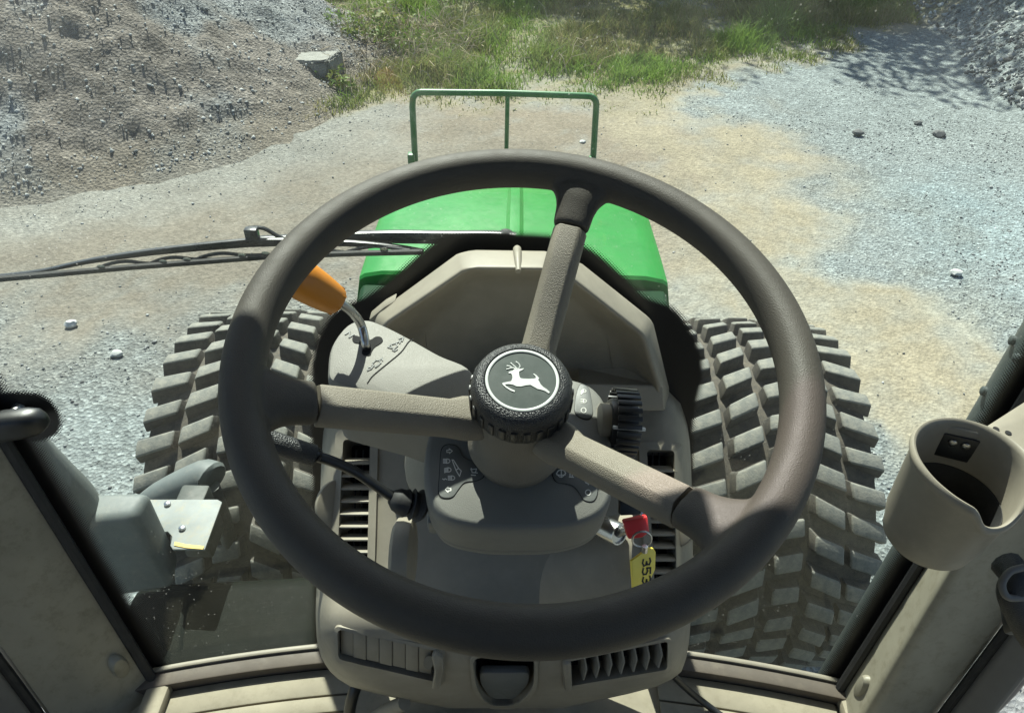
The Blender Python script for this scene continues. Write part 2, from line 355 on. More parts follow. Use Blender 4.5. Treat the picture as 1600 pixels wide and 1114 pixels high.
def grass_mask(x, y):
    edge = 7.15 + 0.55*(fbm(x, y, 0.9, 4)-0.5)*2 + 0.9*sstep(1.2, 2.6, x) + 1.7*sstep(2.2, 5.2, x) + 3.0*sstep(5.4, 6.4, x)
    edge = edge - 1.1*sstep(-0.8, -2.2, x)*sstep(-4.4, -2.6, x)
    return sstep(edge-0.35, edge+0.55, y + 0.9*(fbm(x, y, 2.3, 4)-0.5))
GREY = np.array([0.200, 0.223, 0.220]); TAN = np.array([0.225, 0.196, 0.140]); BRN = np.array([0.168, 0.142, 0.108]); DRK = np.array([0.16, 0.14, 0.11]); TUR = np.array([0.14, 0.13, 0.06])
def soil_col(X, Y):
    n1 = fbm(X, Y, 0.7, 6); n2 = fbm(X+40, Y+7, 1.9, 6); n3 = fbm(X-11, Y+31, 5.0, 4); n4 = fbm(X+3, Y-17, 7.0, 3); n5 = fbm(X-23, Y+2, 2.6, 5)
    c = np.broadcast_to(GREY, X.shape+(3,)).copy()*(0.82+0.36*n2)[..., None]
    def lay(c, col, m):
        m = np.clip(m*(0.55+0.9*n4) + 0.9*m*(1-m)*(n3-0.5)*2, 0, 1); return c*(1-m[..., None]) + np.asarray(col)*(0.72+0.30*n3+0.28*n5)[..., None]*m[..., None]
    # brown compacted dirt ahead of the tractor
    d = np.hypot((X+0.1)/1.9, (Y-5.9)/1.35); c = lay(c, BRN*0.98, sstep(1.6, 0.5, d+1.0*(n1-0.5)+0.7*(n2-0.5)))
    # tan track running from the centre out to the right
    cx = np.interp(Y, [2.2, 3.0, 3.7, 4.4, 5.2, 6.2, 7.2], [3.0, 2.5, 1.9, 1.65, 1.6, 1.6, 1.3]); wd = np.interp(Y, [2, 3, 4.3, 5.5, 7.2], [0.9, 1.0, 1.0, 0.8, 0.6])
    c = lay(c, TAN, 0.9*sstep(1.5, 0.0, np.abs(X-cx)/wd + 3.2*(n2-0.5) + 1.2*(n3-0.5)))
    # tan skirt at the foot of the pile and between the wheels
    d = np.hypot((X+3.3)/2.6, (Y-4.3)/0.75); c = lay(c, (TAN+BRN)*0.42, 0.9*sstep(1.25, 0.4, d+1.2*(n1-0.5)))
    d = np.hypot((X+1.5)/1.6, (Y-5.0)/0.9); c = lay(c, (GREY+BRN)*0.5, 0.8*sstep(1.2, 0.4, d+0.9*(n2-0.5)))
    d = np.hypot((X+2.2)/2.6, (Y-4.6)/1.5); c = lay(c, (BRN*0.72+GREY*0.12), 0.95*sstep(1.6, 0.4, d+1.0*(n2-0.5)))
    # bluish loose stone to the right
    d = np.hypot((X-3.7)/1.0, (Y-4.5)/1.1); c = lay(c, GREY*np.array([1.05, 1.15, 1.2]), 0.8*sstep(1.5, 0.3, d+1.8*(n2-0.5)))
    d = np.hypot((X+5.0)/1.02, (Y-7.55)/0.86); c = lay(c, (BRN+GREY)*0.5, 0.9*sstep(4.5, 3.7, d+0.9*(n2-0.5)))
    g = grass_mask(X, Y); c = lay(c, TUR, 0.85*g)
    # scuffed tan edge where the grass begins
    e = sstep(0.0, 0.4, g)*sstep(1, 0.5, g); c = lay(c, TAN*0.85, 0.7*e)
    return c
xs, ys = ax(-7.5, 7.5, 0.055, 420), ax(-1.5, 11.5, 0.055, 420)
X, Y = np.meshgrid(xs, ys); near = sstep(30, 12, np.hypot(X, Y-5))
Z = near*(0.05*(fbm(X, Y, 0.8, 4)-0.5) + 0.022*(fbm(X, Y, 6, 4)-0.5)) - 0.01
Z = Z + 0.9*sstep(4.35, 5.7, X + 0.5*(fbm(X, Y, 1.0, 4)-0.5) - 0.12*(Y-5))*sstep(2.6, 4.6, Y)*near      # low bank of stone at the right
ground = grid_mesh('ground', X, Y, Z, soil_col(X, Y), M['soil']); tag(ground, kind='structure')

def pile_h(x, y):
    d = np.hypot((x+5.0)/1.02, (y-7.55)/0.86); d = d + 0.55*(fbm(x, y, 0.7, 4)-0.5)*2*0.55
    h = 1.62*sstep(3.85, 0.2, d)**0.85
    h = h - 0.42*np.exp(-(((x+4.15)/0.42)**2+((y-7.35)/0.5)**2))
    return h + (0.16*(fbm(x, y, 2.2, 5)-0.5) + 0.13*(np.abs(fbm(x, y, 4.5, 4)-0.5)-0.1) + 0.08*(fbm(x, y, 8, 4)-0.5) + 0.035*(fbm(x+3, y, 17, 3)-0.5))*sstep(0, 0.25, h) - 0.03
xs, ys = np.arange(-9.6, -0.4, 0.045), np.arange(3.6, 11.4, 0.045); X, Y = np.meshgrid(xs, ys); Z = pile_h(X, Y)
n = fbm(X, Y, 1.3, 6); n2 = fbm(X+9, Y, 4, 5)
c = np.array([0.158, 0.142, 0.124])*(0.55+0.9*n2)[..., None]; k = (sstep(0.42, 0.6, n)*0.8)[..., None]; c = c*(1-k)+np.array([0.185, 0.202, 0.205])*(0.6+0.8*n2)[..., None]*k
k = sstep(0.28, 0.02, Z)[..., None]*0.7; c = c*(1-k)+np.array([0.15, 0.131, 0.102])*k
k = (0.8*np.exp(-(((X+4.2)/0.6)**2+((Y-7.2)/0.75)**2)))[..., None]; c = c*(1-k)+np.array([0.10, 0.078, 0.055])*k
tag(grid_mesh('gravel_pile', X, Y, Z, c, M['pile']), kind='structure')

_oct = np.array([(1, 0, 0), (-1, 0, 0), (0, 1, 0), (0, -1, 0), (0, 0, 1), (0, 0, -1)], float)
_of = np.array([(0, 2, 4), (2, 1, 4), (1, 3, 4), (3, 0, 4), (2, 0, 5), (1, 2, 5), (3, 1, 5), (0, 3, 5)])
def soup(name, co, fc, mat, tone=None, kind='stuff'):
    me = bpy.data.meshes.new(name); nv, nf = len(co), len(fc)
    me.vertices.add(nv); me.vertices.foreach_set('co', co.astype(np.float32).ravel())
    k = fc.shape[1]; me.loops.add(nf*k); me.loops.foreach_set('vertex_index', fc.astype(np.int32).ravel())
    me.polygons.add(nf); me.polygons.foreach_set('loop_start', np.arange(0, nf*k, k, dtype=np.int32)); me.update(calc_edges=True); me.validate()
    if tone is not None:
        a = me.attributes.new('tone', 'FLOAT', 'POINT'); a.data.foreach_set('value', tone.astype(np.float32))
    o = link(name, me, mat, None, None); return tag(o, kind=kind) if kind else o
def stones(name, px, py, pz, size, mat, tone):
    n = len(px); s = size[:, None, None]*(0.55+0.75*rng.random((n, 6, 1))); sc = 0.6+0.8*rng.random((n, 1, 3)); sc[:, :, 2] *= 0.7
    th = rng.random(n)*6.28; v = _oct[None]*s*sc + 0.25*size[:, None, None]*(rng.random((n, 6, 3))-0.5)
    ph = rng.random(n)*6.28; cz, sz = np.cos(th)[:, None], np.sin(th)[:, None]; cp, sp = np.cos(ph)[:, None], np.sin(ph)[:, None]
    y2 = v[..., 1]*cp - v[..., 2]*sp; z2 = v[..., 1]*sp + v[..., 2]*cp
    x, y, z = v[..., 0]*cz-y2*sz, v[..., 0]*sz+y2*cz, z2
    co = np.stack([x+px[:, None], y+py[:, None], z+pz[:, None]], -1).reshape(-1, 3)
    fc = (_of[None]+(np.arange(n)*6)[:, None, None]).reshape(-1, 3)
    return soup(name, co, fc, mat, np.repeat(tone, 6))
def pebble_z(x, y): return 0.05*(fbm(x, y, 0.8, 4)-0.5) + 0.022*(fbm(x, y, 6, 4)-0.5) - 0.008
n = 42000; px = rng.uniform(-5.5, 5.5, n); py = 0.6 + 7.0*rng.random(n)**1.2
dens = sstep(0.36, 0.56, fbm(px, py, 0.8, 5))*(1-0.9*grass_mask(px, py))
tanny = (np.hypot((px+0.1)/1.9, (py-5.9)/1.35) < 0.9); scx = soil_col(px, py); dens = dens*np.clip((scx[:, 2]/scx[:, 0]-0.80)/0.2, 0.02, 1)
k = rng.random(n) < dens*0.95+0.02; px, py = px[k], py[k]
sz = 0.0045 + 0.008*rng.random(len(px))**3
o = stones('loose_gravel', px, py, pebble_z(px, py)+0.001, sz, M['stone'], np.clip(0.50+0.18*rng.normal(size=len(px)), 0, 1)); tag(o, 'small loose grey gravel strewn over the yard', None)
n = 46000; px = rng.uniform(-9, -0.8, n); py = rng.uniform(3.8, 9.5, n); pz = pile_h(px, py); k = (pz > 0.02) & (rng.random(n) < 0.35+0.65*sstep(0.4, 0.6, fbm(px, py, 1.3, 6))); px, py, pz = px[k], py[k], pz[k]
sz = 0.005 + 0.018*rng.random(len(px))**4
o = stones('pile_rubble', px, py, pz+0.003, sz, M['stone'], np.clip(0.62+0.17*rng.normal(size=len(px)), 0, 1)); tag(o, 'crushed stone and clods covering the gravel pile')
n = 14000; px = rng.uniform(4.1, 7.4, n); py = rng.uniform(3.0, 10.5, n)
pz = 0.9*sstep(4.35, 5.7, px + 0.5*(fbm(px, py, 1.0, 4)-0.5) - 0.12*(py-5))*sstep(2.6, 4.6, py)
k = pz > 0.03; px, py, pz = px[k], py[k], pz[k]
o = stones('bank_rubble', px, py, pz+0.0, 0.012+0.04*rng.random(len(px))**3, M['stone'], np.clip(0.45+0.28*rng.normal(size=len(px)), 0, 1)); tag(o, 'coarse crushed stone on the bank at the right')
# a few stones that stand out on the track
def rock(c, r, label, tone=0.8):
    bm = bmesh.new(); bmesh.ops.create_icosphere(bm, subdivisions=2, radius=1)
    sd = random.random()*50
    for v in bm.verts:
        k = 0.75+0.5*vnoise(np.array(v.co.x*1.6+sd), np.array(v.co.y*1.6+v.co.z*2.1+sd)); v.co = V((v.co.x*r*k*1.25, v.co.y*r*k, v.co.z*r*k*0.7))
    me = bpy.data.meshes.new('stone'); bm.to_mesh(me); bm.free()
    a = me.attributes.new('tone', 'FLOAT', 'POINT'); a.data.foreach_set('value', [tone]*len(me.vertices))
    o = link('stone', me, M['stone'], None, 25, V((c.x, c.y, r*0.35))); return tag(o, label, 'stone', 'single stones on the track')
for x, y, r, l, tn in ((1493, 428, 0.034, 'pale stone lying alone on the tan track at far right', 0.95), (1466, 213, 0.05, 'flat dark stone beside the stone bank at upper right', 0.1), (1340, 210, 0.04, 'dark stone on the grey track right of the grass', 0.15),
                       (1434, 194, 0.03, 'small dark stone nearest the tree shadow on the track', 0.12), (112, 508, 0.03, 'pale stone on gravel left of the left tyre', 0.9), (182, 555, 0.028, 'round pale stone near the left tyre tread', 0.85), (910, 223, 0.022, 'small pale stone inside the green guard outline', 0.95)):
    rock(at(x, y, Z=0), r, l, tn)

# ------------------------------------------------------------------ grass, brush, trees, block
def blades(name, px, py, h, wd, tone, lean=0.5, z=None):
    n = len(px); a = rng.random(n)*6.28; b = rng.random(n)*6.28; L = lean*rng.random(n)*h
    dx, dy = np.cos(a)*wd/2, np.sin(a)*wd/2; lx, ly = np.cos(b)*L, np.sin(b)*L; z = np.zeros(n)-0.02 if z is None else z
    co = np.stack([np.stack([px-dx, py-dy, z], -1), np.stack([px+dx, py+dy, z], -1), np.stack([px+dx*0.8+lx*0.35, py+dy*0.8+ly*0.35, z+h*0.6], -1), np.stack([px-dx*0.8+lx*0.35, py-dy*0.8+ly*0.35, z+h*0.6], -1), np.stack([px+lx, py+ly, z+h], -1)], 1).reshape(-1, 3)
    i = (np.arange(n)*5)[:, None]
    fc = np.concatenate([i+np.array([[0, 1, 2]]), i+np.array([[0, 2, 3]]), i+np.array([[3, 2, 4]])], 0)
    return soup(name, co, fc, M['grass'], np.repeat(tone, 5))
n = 260000; px = rng.uniform(-5.5, 6.5, n); py = rng.uniform(5.6, 13.0, n); g = grass_mask(px, py)
cl = fbm(px, py, 1.6, 5); k = (rng.random(n) < g*(0.25+0.9*sstep(0.36, 0.6, cl))) & (pile_h(px, py) < 0.06); px, py, g, cl = px[k], py[k], g[k], cl[k]
h = (0.025+0.10*rng.random(len(px))*sstep(0.3, 0.65, cl))*(0.45+0.75*g)*(1+1.1*sstep(0.5, 0.64, fbm(px+5, py, 0.9, 3)))
tn = np.clip(0.28+0.75*sstep(0.38, 0.62, fbm(px+20, py, 0.8, 4))*g + 0.16*rng.normal(size=len(px)) - 0.35*sstep(-1.2, -2.4, px), 0, 1)
tag(blades('rough_grass', px, py, h, 0.007+0.006*rng.random(len(px)), tn, 1.3), 'rough green and straw coloured grass beyond the dirt')

def leafy(name, c, rad, n, size, mat, parent, flat=0.8, lump=7):
    """leaf faces clumped through an uneven crown"""
    c = np.array(c); rad = np.array(rad)
    cl = rng.normal(size=(lump, 3)); cl /= np.linalg.norm(cl, axis=1)[:, None]; cl = cl*(0.35+0.6*rng.random((lump, 1)))*rad
    w_ = 0.30+0.28*rng.random(lump); k = rng.integers(0, lump, n)
    p = c + cl[k] + np.clip(rng.normal(size=(n, 3)), -1.5, 1.5)*rad*w_[k][:, None]*0.62
    u = rng.normal(size=(n, 3)); u /= np.linalg.norm(u, axis=1)[:, None]; v = rng.normal(size=(n, 3)); v -= u*(u*v).sum(1)[:, None]; v /= np.linalg.norm(v, axis=1)[:, None]
    s = size*(0.6+0.8*rng.random((n, 1)))
    co = np.stack([p-u*s, p-v*s*0.5, p+u*s, p+v*s*0.5], 1).reshape(-1, 3)
    fc = np.arange(n*4).reshape(n, 4)
    L = np.array(LOC[parent.name]); o = soup(name, co-L, fc, mat, np.repeat(np.clip(rng.random(n)*0.6+0.4*rng.random(lump)[k], 0, 1), 4), kind=None)
    o.parent = parent; return o
def tree(x, y, hgt, rad, n, label, hold=0.55):
    t = thing('broadleaf_tree', (x, y, 0), label, 'tree', 'trees at the far edge of the yard')
    mb = MB(); pts = [V((x, y, -0.1)), V((x+0.1, y, hgt*0.3)), V((x-0.05, y+0.1, hgt*0.6)), V((x+0.1, y, hgt*0.9))]; mb.tube(spline(pts, 5), [0.2*(1-0.055*i) for i in range(16)], 10)
    for k in range(9):
        a = k*2.4; z = hgt*(0.32+0.06*k); e = V((x+math.cos(a)*rad*0.75, y+math.sin(a)*rad*0.75, z+rad*0.45)); b = V((x, y, z)); mb.tube(spline([b, (b+e)/2+V((0, 0, 0.2)), e], 4), [0.075-0.007*i for i in range(9)], 6)
    mb.build('trunk', M['bark'], t)
    leafy('crown', (x, y, hgt*0.66), (rad, rad, hgt*0.36), n, 0.068, M['leaf'], t, lump=22)
tree(1.0, 14.2, 6.6, 2.5, 14000, 'leafy tree behind the grass, left of the two that shade the track')
tree(5.4, 13.9, 6.8, 2.7, 38000, 'leafy tree behind the grass, right of the two that shade the track')
def bush(x, y, r, h, n, label, mat='brushleaf', z=0.0):
    t = thing('bush', (x, y, z), label, 'bush', 'brush behind the gravel pile')
    mb = MB()
    for k in range(14):
        a = random.random()*6.28; q = r*random.uniform(0.3, 1.0); b = V((x+math.cos(a)*0.1, y+math.sin(a)*0.1, z-0.03)); e = V((x+math.cos(a)*q, y+math.sin(a)*q, z+h*random.uniform(0.5, 1.05)))
        mb.tube(spline([b, (b+e)/2+V((0, 0, 0.12*h)), e], 4), [0.008-0.0007*i for i in range(9)], 5)
    mb.build('stems', M['twig'], t); leafy('foliage', (x, y, z+h*0.55), (r*0.8, r*0.8, h*0.45), n, 0.026, M[mat], t, lump=12)
bush(-3.0, 9.6, 0.55, 0.7, 900, 'green leafed bush left of the concrete block behind the pile')
bush(-1.65, 8.3, 0.5, 0.45, 700, 'thin straw coloured bush right of the concrete block')
bush(-0.75, 9.6, 0.6, 0.6, 900, 'green and brown bush in the grass ahead of the guard')
bush(-3.9, 10.6, 0.7, 0.9, 1200, 'large green bush behind the crest of the pile')
bush(-1.7, 7.0, 0.22, 0.22, 160, 'small yellow green weed at the foot of the pile near the block')
def stalks(name, x, y, n, r, h, label):
    mb = MB()
    for k in range(n):
        a = random.random()*6.28; q = r*math.sqrt(random.random()); b = V((x+math.cos(a)*q, y+math.sin(a)*q*0.7, -0.02)); a2 = random.random()*6.28; ll = h*random.uniform(0.4, 1.1)
        e = b+V((math.cos(a2)*ll*0.8, math.sin(a2)*ll*0.6, ll*random.uniform(0.25, 0.9))); mid = (b+e)/2+V((0, 0, ll*0.25))
        mb.tube([b, mid, e], [0.0045, 0.0035, 0.0015], 4)
    return tag(mb.build(name, M['twig'], None, 60), label, None, None, 'stuff')
stalks('dry_stalks', -2.0, 8.3, 900, 1.6, 0.42, 'tangle of dry bent stalks between pile and grass')
stalks('dry_stalks', -0.4, 8.2, 130, 1.6, 0.35, 'scattered dry stalks lying in the grass')
b0 = at(490, 100, Z=0.22)
blk = MB(); blk.box((b0.x-0.10, b0.y+0.12, 0.08), V((0.30, -0.05, 0.03)), V((0.04, 0.16, 0)), V((0, 0.0, 0.17)), 0.03, 2)
me = blk.mesh('concrete_block'); me = applied(me, [('SUBSURF', dict(subdivision_type='SIMPLE', levels=3, render_levels=3))])
for v in me.vertices: v.co += V((random.uniform(-1, 1), random.uniform(-1, 1), random.uniform(-1, 1)))*0.008
tag(link('concrete_block', me, M['concrete'], None, 30), 'weathered pale concrete block at the edge of the gravel pile', 'block')

# ------------------------------------------------------------------ tractor outside: chassis, hood, guard, wheels
GA, GB = V((1, 0, 0)), V((0, 1, 0)); UP = V((0, 0, 1))
ch = thing('tractor', (0, 1.5, 0), 'green tractor with its hood and two block tread front tyres ahead of the cab', 'tractor')
mb = MB(); mb.box((0, 1.62, 1.02), V((0.24, 0, 0)), V((0, 0.62, 0)), V((0, 0, 0.30)), 0.03); mb.box((0, 1.72, 1.38), V((0.20, 0, 0)), V((0, 0.45, 0)), V((0, 0, 0.11)), 0.03); mb.build('engine_block', M['chassis'], ch)
for s in (-1, 1): MB().box((s*0.27, 1.45, 0.78), V((0.035, 0, 0)), V((0, 0.95, 0)), V((0, 0, 0.09)), 0.01).build('frame_rail', M['chassis'], ch)
MB().loft([(V((-0.52, 1.69, 0.6)), GB*0.09, UP*0.09), (V((-0.3, 1.69, 0.6)), GB*0.12, UP*0.11), (V((0, 1.69, 0.58)), GB*0.17, UP*0.16), (V((0.3, 1.69, 0.6)), GB*0.12, UP*0.11), (V((0.52, 1.69, 0.6)), GB*0.09, UP*0.09)], 20).build('front_axle', M['chassis'], ch)
MB().box((0, 0.55, 0.85), V((0.3, 0, 0)), V((0, 0.75, 0)), V((0, 0, 0.28)), 0.04).build('gearbox', M['chassis'], ch)
for s in (-1, 1):
    mb = MB(); mb.tube(spline([(s*0.30, 1.0, 1.15), (s*0.36, 1.1, 1.2), (s*0.34, 1.3, 1.1), (s*0.30, 1.5, 1.2)], 6), 0.018, 8); mb.build('hose', M['rubber'], ch)
half = [(0, 1.688), (0.012, 1.687), (0.022, 1.678), (0.30, 1.672), (0.340, 1.664), (0.352, 1.655), (0.372, 1.56), (0.380, 1.44), (0.382, 1.30)]
def hood_sec(y, k, dz): return [V((x*k, y, z+dz)) for x, z in [(-a, b) for a, b in half[:0:-1]] + half]
secs = [hood_sec(1.385, 1.0, 0.0), hood_sec(1.392, 1.0, 0.006), hood_sec(1.5, 1.0, 0.004), hood_sec(1.68, 0.995, -0.002), hood_sec(1.80, 0.985, -0.012), hood_sec(1.89, 0.965, -0.035), hood_sec(1.96, 0.93, -0.085), hood_sec(2.01, 0.87, -0.17), hood_sec(2.03, 0.82, -0.27)]
n = len(secs[0]); mb = MB(); mb.add([p for s in secs for p in s], [(k*n+i, k*n+i+1, (k+1)*n+i+1, (k+1)*n+i) for k in range(len(secs)-1) for i in range(n-1)] + [tuple(range(n)), tuple(range((len(secs)-1)*n, len(secs)*n))])
hd = mb.build('engine_hood', M['green'], ch, 28); tag(hd, 'bright green hood with a centre ridge')
MB().prism([V((-0.345, 1.375, 1.655)), V((0.345, 1.375, 1.655)), V((0.372, 1.375, 1.55)), V((0.38, 1.375, 1.30)), V((-0.38, 1.375, 1.30)), V((-0.372, 1.375, 1.55))], V((0, -0.33, -0.045)), 0.01).build('rear_cowl', M['cowl'], hd)
for s in (-1, 1):
    MB().box((s*0.375, 1.70, 1.16), V((0.006, 0, 0)), V((0, 0.30, 0)), V((0, 0, 0.13)), 0.004).build('side_grille', M['black_smooth'], hd)
MB().box((0, 2.02, 1.16), V((0.28, 0, 0)), V((0, 0.008, 0)), V((0, 0, 0.2)), 0.01).build('front_grille', M['black_smooth'], hd)

gd = thing('brush_guard', (0, 2.36, 0.9), 'green tubular guard frame standing ahead of the hood', 'guard')
gx0, gx1, gy, gz = -0.350, 0.268, 2.36, 1.728
pts = [V((gx0, gy, 0.9)), V((gx0, gy, 1.40)), V((gx0+0.006, gy, gz-0.05))]
pts += [V((gx0+0.008+0.03*(1-math.cos(a)), gy, gz-0.03+0.03*math.sin(a))) for a in (0.3, 0.8, 1.2, 1.57)]
pts += [V((-0.05, gy, gz+0.003)), V((gx1-0.04, gy, gz-0.001))]
pts += [V((gx1-0.04+0.03*math.sin(a), gy, gz-0.03+0.03*math.cos(a))) for a in (0.4, 0.8, 1.2, 1.57)]
pts += [V((gx1, gy, 1.40)), V((gx1, gy, 0.9))]
MB().tube(pts, 0.0105, 12).build('frame_tube', M['green_guard'], gd)
MB().tube([V((-0.032, gy, gz)), V((-0.036, gy, 1.3)), V((-0.036, gy, 0.9))], 0.0075, 10).build('middle_post', M['green_guard'], gd)
for x in (gx0, gx1):
    MB().box((x-0.008, gy-0.012, 1.50), V((0.012, 0, 0)), V((0, 0.014, 0)), V((0, 0, 0.024)), 0.004).build('hinge_lug', M['green_guard'], gd)
MB().tube([V((gx0, gy, 1.25)), V((gx1, gy, 1.25))], 0.009, 10).build('cross_tube', M['green_guard'], gd)
MB().box((-0.04, gy, 0.86), V((0.36, 0, 0)), V((0, 0.06, 0)), V((0, 0, 0.045)), 0.01).build('base_beam', M['chassis'], gd)
MB().box((-0.04, 2.25, 0.84), V((0.2, 0, 0)), V((0, 0.13, 0)), V((0, 0, 0.05)), 0.01).build('mount', M['chassis'], gd)

TR, TW, LH = 0.600, 0.50, 0.050
def lug_mesh(name, wd, ln, slant, bow):
    """block of rubber: x across, y along the tread, z out; sides drafted, outer edges uneven"""
    b = [(-wd/2, -ln/2-slant/2), (wd/2, -ln/2+slant/2), (wd/2, ln/2+slant/2), (-wd/2, ln/2-slant/2)]
    k = 0.88; j = lambda a: random.uniform(-a, a)
    bm = bmesh.new()
    lo_ = [bm.verts.new((x*1.05+j(.002), y*1.10+j(.002), -0.012)) for x, y in b]
    hi_ = [bm.verts.new((x*k+j(.004), y*k+j(.004), LH - (abs(x)/wd)*bow - 0.003*(y > 0) - random.random()*0.005)) for x, y in b]
    bm.faces.new(lo_[::-1]); tf = bm.faces.new(hi_)
    for i in range(4): bm.faces.new((lo_[i], lo_[(i+1) % 4], hi_[(i+1) % 4], hi_[i]))
    te = list(tf.edges) + [e for e in bm.edges if (e.verts[0] in lo_) != (e.verts[1] in lo_)]
    bmesh.ops.bevel(bm, geom=te, offset=0.006, segments=2, affect='EDGES', profile=0.5)
    for f in bm.faces: f.material_index = 1 if f.normal.z > 0.45 else 0; f.smooth = True
    bm.normal_update()
    for f in bm.faces: f.material_index = 1 if f.normal.z > 0.45 else 0
    me = bpy.data.meshes.new(name); bm.to_mesh(me); bm.free(); me.materials.append(M['lug_side']); me.materials.append(M['lug']); me.set_sharp_from_angle(angle=R(50)); return me
LM = {k: [lug_mesh(*a) for _ in range(5)] for k, a in {'sh-1': ('shoulder_lug', 0.106, 0.054, 0.036, 0.012), 'sh1': ('shoulder_lug', 0.106, 0.054, -0.036, 0.012),
      'md-1': ('inner_lug', 0.095, 0.057, 0.044, 0.0), 'md1': ('inner_lug', 0.095, 0.057, -0.044, 0.0), 'ce': ('centre_lug', 0.086, 0.058, 0.016, 0.0)}.items()}
def front_wheel(sx, label):
    c = V((sx*0.770, 1.69, TR)); t = ch
    rc = TR-LH; pr = [(0.33, -0.20), (0.36, -0.232), (0.44, -0.248), (0.50, -0.246), (0.535, -0.235), (rc-0.008, -0.205), (rc, -0.15), (rc+0.004, 0), (rc, 0.15), (rc-0.008, 0.205), (0.535, 0.235), (0.50, 0.246), (0.44, 0.248), (0.36, 0.232), (0.33, 0.20)]
    ty = MB().lathe([(r, h*1.10) for r, h in pr+[pr[0]]], c, GA, 72).build('front_tyre', M['tyre'], t); tag(ty, label)
    rp = [(0.0, 0.06*sx), (0.10, 0.06*sx), (0.13, 0.02*sx), (0.26, -0.03*sx), (0.30, -0.10*sx), (0.325, -0.19*sx), (0.34, -0.205*sx), (0.34, 0.205*sx), (0.325, 0.19*sx), (0.30, 0.05*sx)]
    MB().lathe([(0.0, -0.09), (0.12, -0.09), (0.15, -0.02), (0.28, 0.0), (0.32, 0.10), (0.345, 0.205), (0.345, -0.205), (0.32, -0.19), (0.29, -0.05), (0.13, -0.12), (0.0, -0.12)], c, GA*sx, 48).build('wheel_rim', M['wheel_yellow'], ty)
    N = 37
    for i in range(N):
        for x, typ, off in ((-0.219, 'sh-1', 0.0), (-0.108, 'md-1', 0.45), (0.0, 'ce', 0.05), (0.108, 'md1', 0.45), (0.219, 'sh1', 0.0)):
            th = 2*math.pi*(i+off)/N + random.uniform(-0.004, 0.004)
            out = V((0, -math.cos(th), math.sin(th))); tan_ = V((0, math.sin(th), math.cos(th)))
            o = bpy.data.objects.new('lug', random.choice(LM[typ])); COL.objects.link(o); o.parent = ty
            drop = 0.010 if typ[:2] == 'sh' else 0.0
            mt = Matrix((GA, tan_, out)).transposed().to_4x4(); mt.translation = V((c.x + x, c.y, c.z)) + out*(rc-drop) - LOC[t.name]
            o.matrix_local = mt @ Matrix.Rotation(random.uniform(-0.05, 0.05), 4, 'Z') @ Matrix.Diagonal((random.uniform(0.93, 1.04), random.uniform(0.92, 1.05), random.uniform(0.9, 1.02), 1))
    return t
front_wheel(-1, 'dusty block tread front tyre seen through the glass left of the console')
front_wheel(1, 'dusty block tread front tyre seen through the glass right of the console')

# grey tank, plate and brace beyond the left of the windshield
tk = thing('tool_box', at(150, 800, Z=1.0), 'weathered grey plastic box outside the lower left glass', 'box')
zt = 1.30; q = [at(x, y, Z=zt) for x, y in ((112, 768), (236, 766), (206, 806), (96, 818))]
body = [q[0], q[1], q[2], q[3]]
mb = MB(); base = [p + V((0.02, -0.02, -0.22)) for p in body]; base[1] += V((-0.01, 0.0, 0)); base[2] += V((0.03, -0.02, 0)); base[3] += V((0.01, -0.03, 0))
mb.add(body+base, [(0, 1, 2, 3), (7, 6, 5, 4), (0, 4, 5, 1), (1, 5, 6, 2), (2, 6, 7, 3), (3, 7, 4, 0)])
mb.build('body', M['tank'], tk, 38, [('BEVEL', dict(width=0.02, segments=4, limit_method='ANGLE'))])
hp = [at(-15, 650, D=1.25), at(20, 706, D=1.40), at(55, 752, D=1.5), at(92, 800, D=1.60), at(110, 860, D=1.68)]
MB().tube(spline(hp, 5), [0.05+0.0022*i for i in range(21)], 18).build('corner_post', M['tank'], tk)
pl = thing('bracket_plate', at(285, 830, Z=1.16), 'bright bare metal plate with a yellow stain outside the left glass', 'bracket')
zp = 1.17; poly = [(222, 780), (340, 780), (347, 784), (320, 858), (270, 858), (266, 852), (269, 838), (262, 830), (250, 832)]
MB().prism([at(x, y, Z=zp) for x, y in poly], V((0, 0, -0.006)), 0.0015).build('plate', M['galv'], pl)
MB().prism([at(x, y, Z=zp+0.0015) for x, y in ((273, 846), (290, 850), (319, 853), (317, 858), (292, 856), (272, 852))], V((0, 0, 0.0006))).build('stain', M['rust'], pl)
for x, y in ((285, 826), (262, 788)): MB().lathe([(0.008, 0), (0.008, 0.005), (0.005, 0.007), (0, 0.007)], at(x, y, Z=zp), UP, 12).build('bolt', M['steel'], pl)
MB().box(at(300, 822, Z=zp-0.08)+V((0, 0.03, -0.02)), V((0.035, 0, 0)), V((0, 0.05, 0)), V((0, 0, 0.085)), 0.006).build('stand', M['chassis'], pl)
ft = thing('dark_glass_fill', (-0.62, 0.9, 0.55), 'near black block added for dark reflection and shade below the metal plate, seen through the lower left glass', 'tank')
MB().box((-0.66, 0.86, 0.80), V((0.24, 0.02, 0)), V((-0.02, 0.17, 0)), V((0, 0, 0.22)), 0.05, 4).build('dark_fill_block', M['reflection_dark'], ft)  # added block stands in for dark reflection and shade in the lower left glass
br = thing('fender_brace', at(270, 770, Z=1.06), 'blue grey tapered fender brace behind the metal plate', 'brace')
MB().tube(spline([at(205, 800, Z=1.02), at(250, 776, Z=1.06), at(318, 748, Z=1.10), at(335, 752, Z=1.10)], 4), [0.02, 0.025, 0.03, 0.035, 0.04, 0.043, 0.046, 0.048, 0.05, 0.05, 0.05, 0.045, 0.03], 16).build('brace_tube', M['tank'], br)
MB().tube(spline([at(330, 760, Z=1.10), at(345, 800, Z=1.0), at(360, 850, Z=0.9)], 4), 0.022, 10).build('stay', M['chassis'], br)
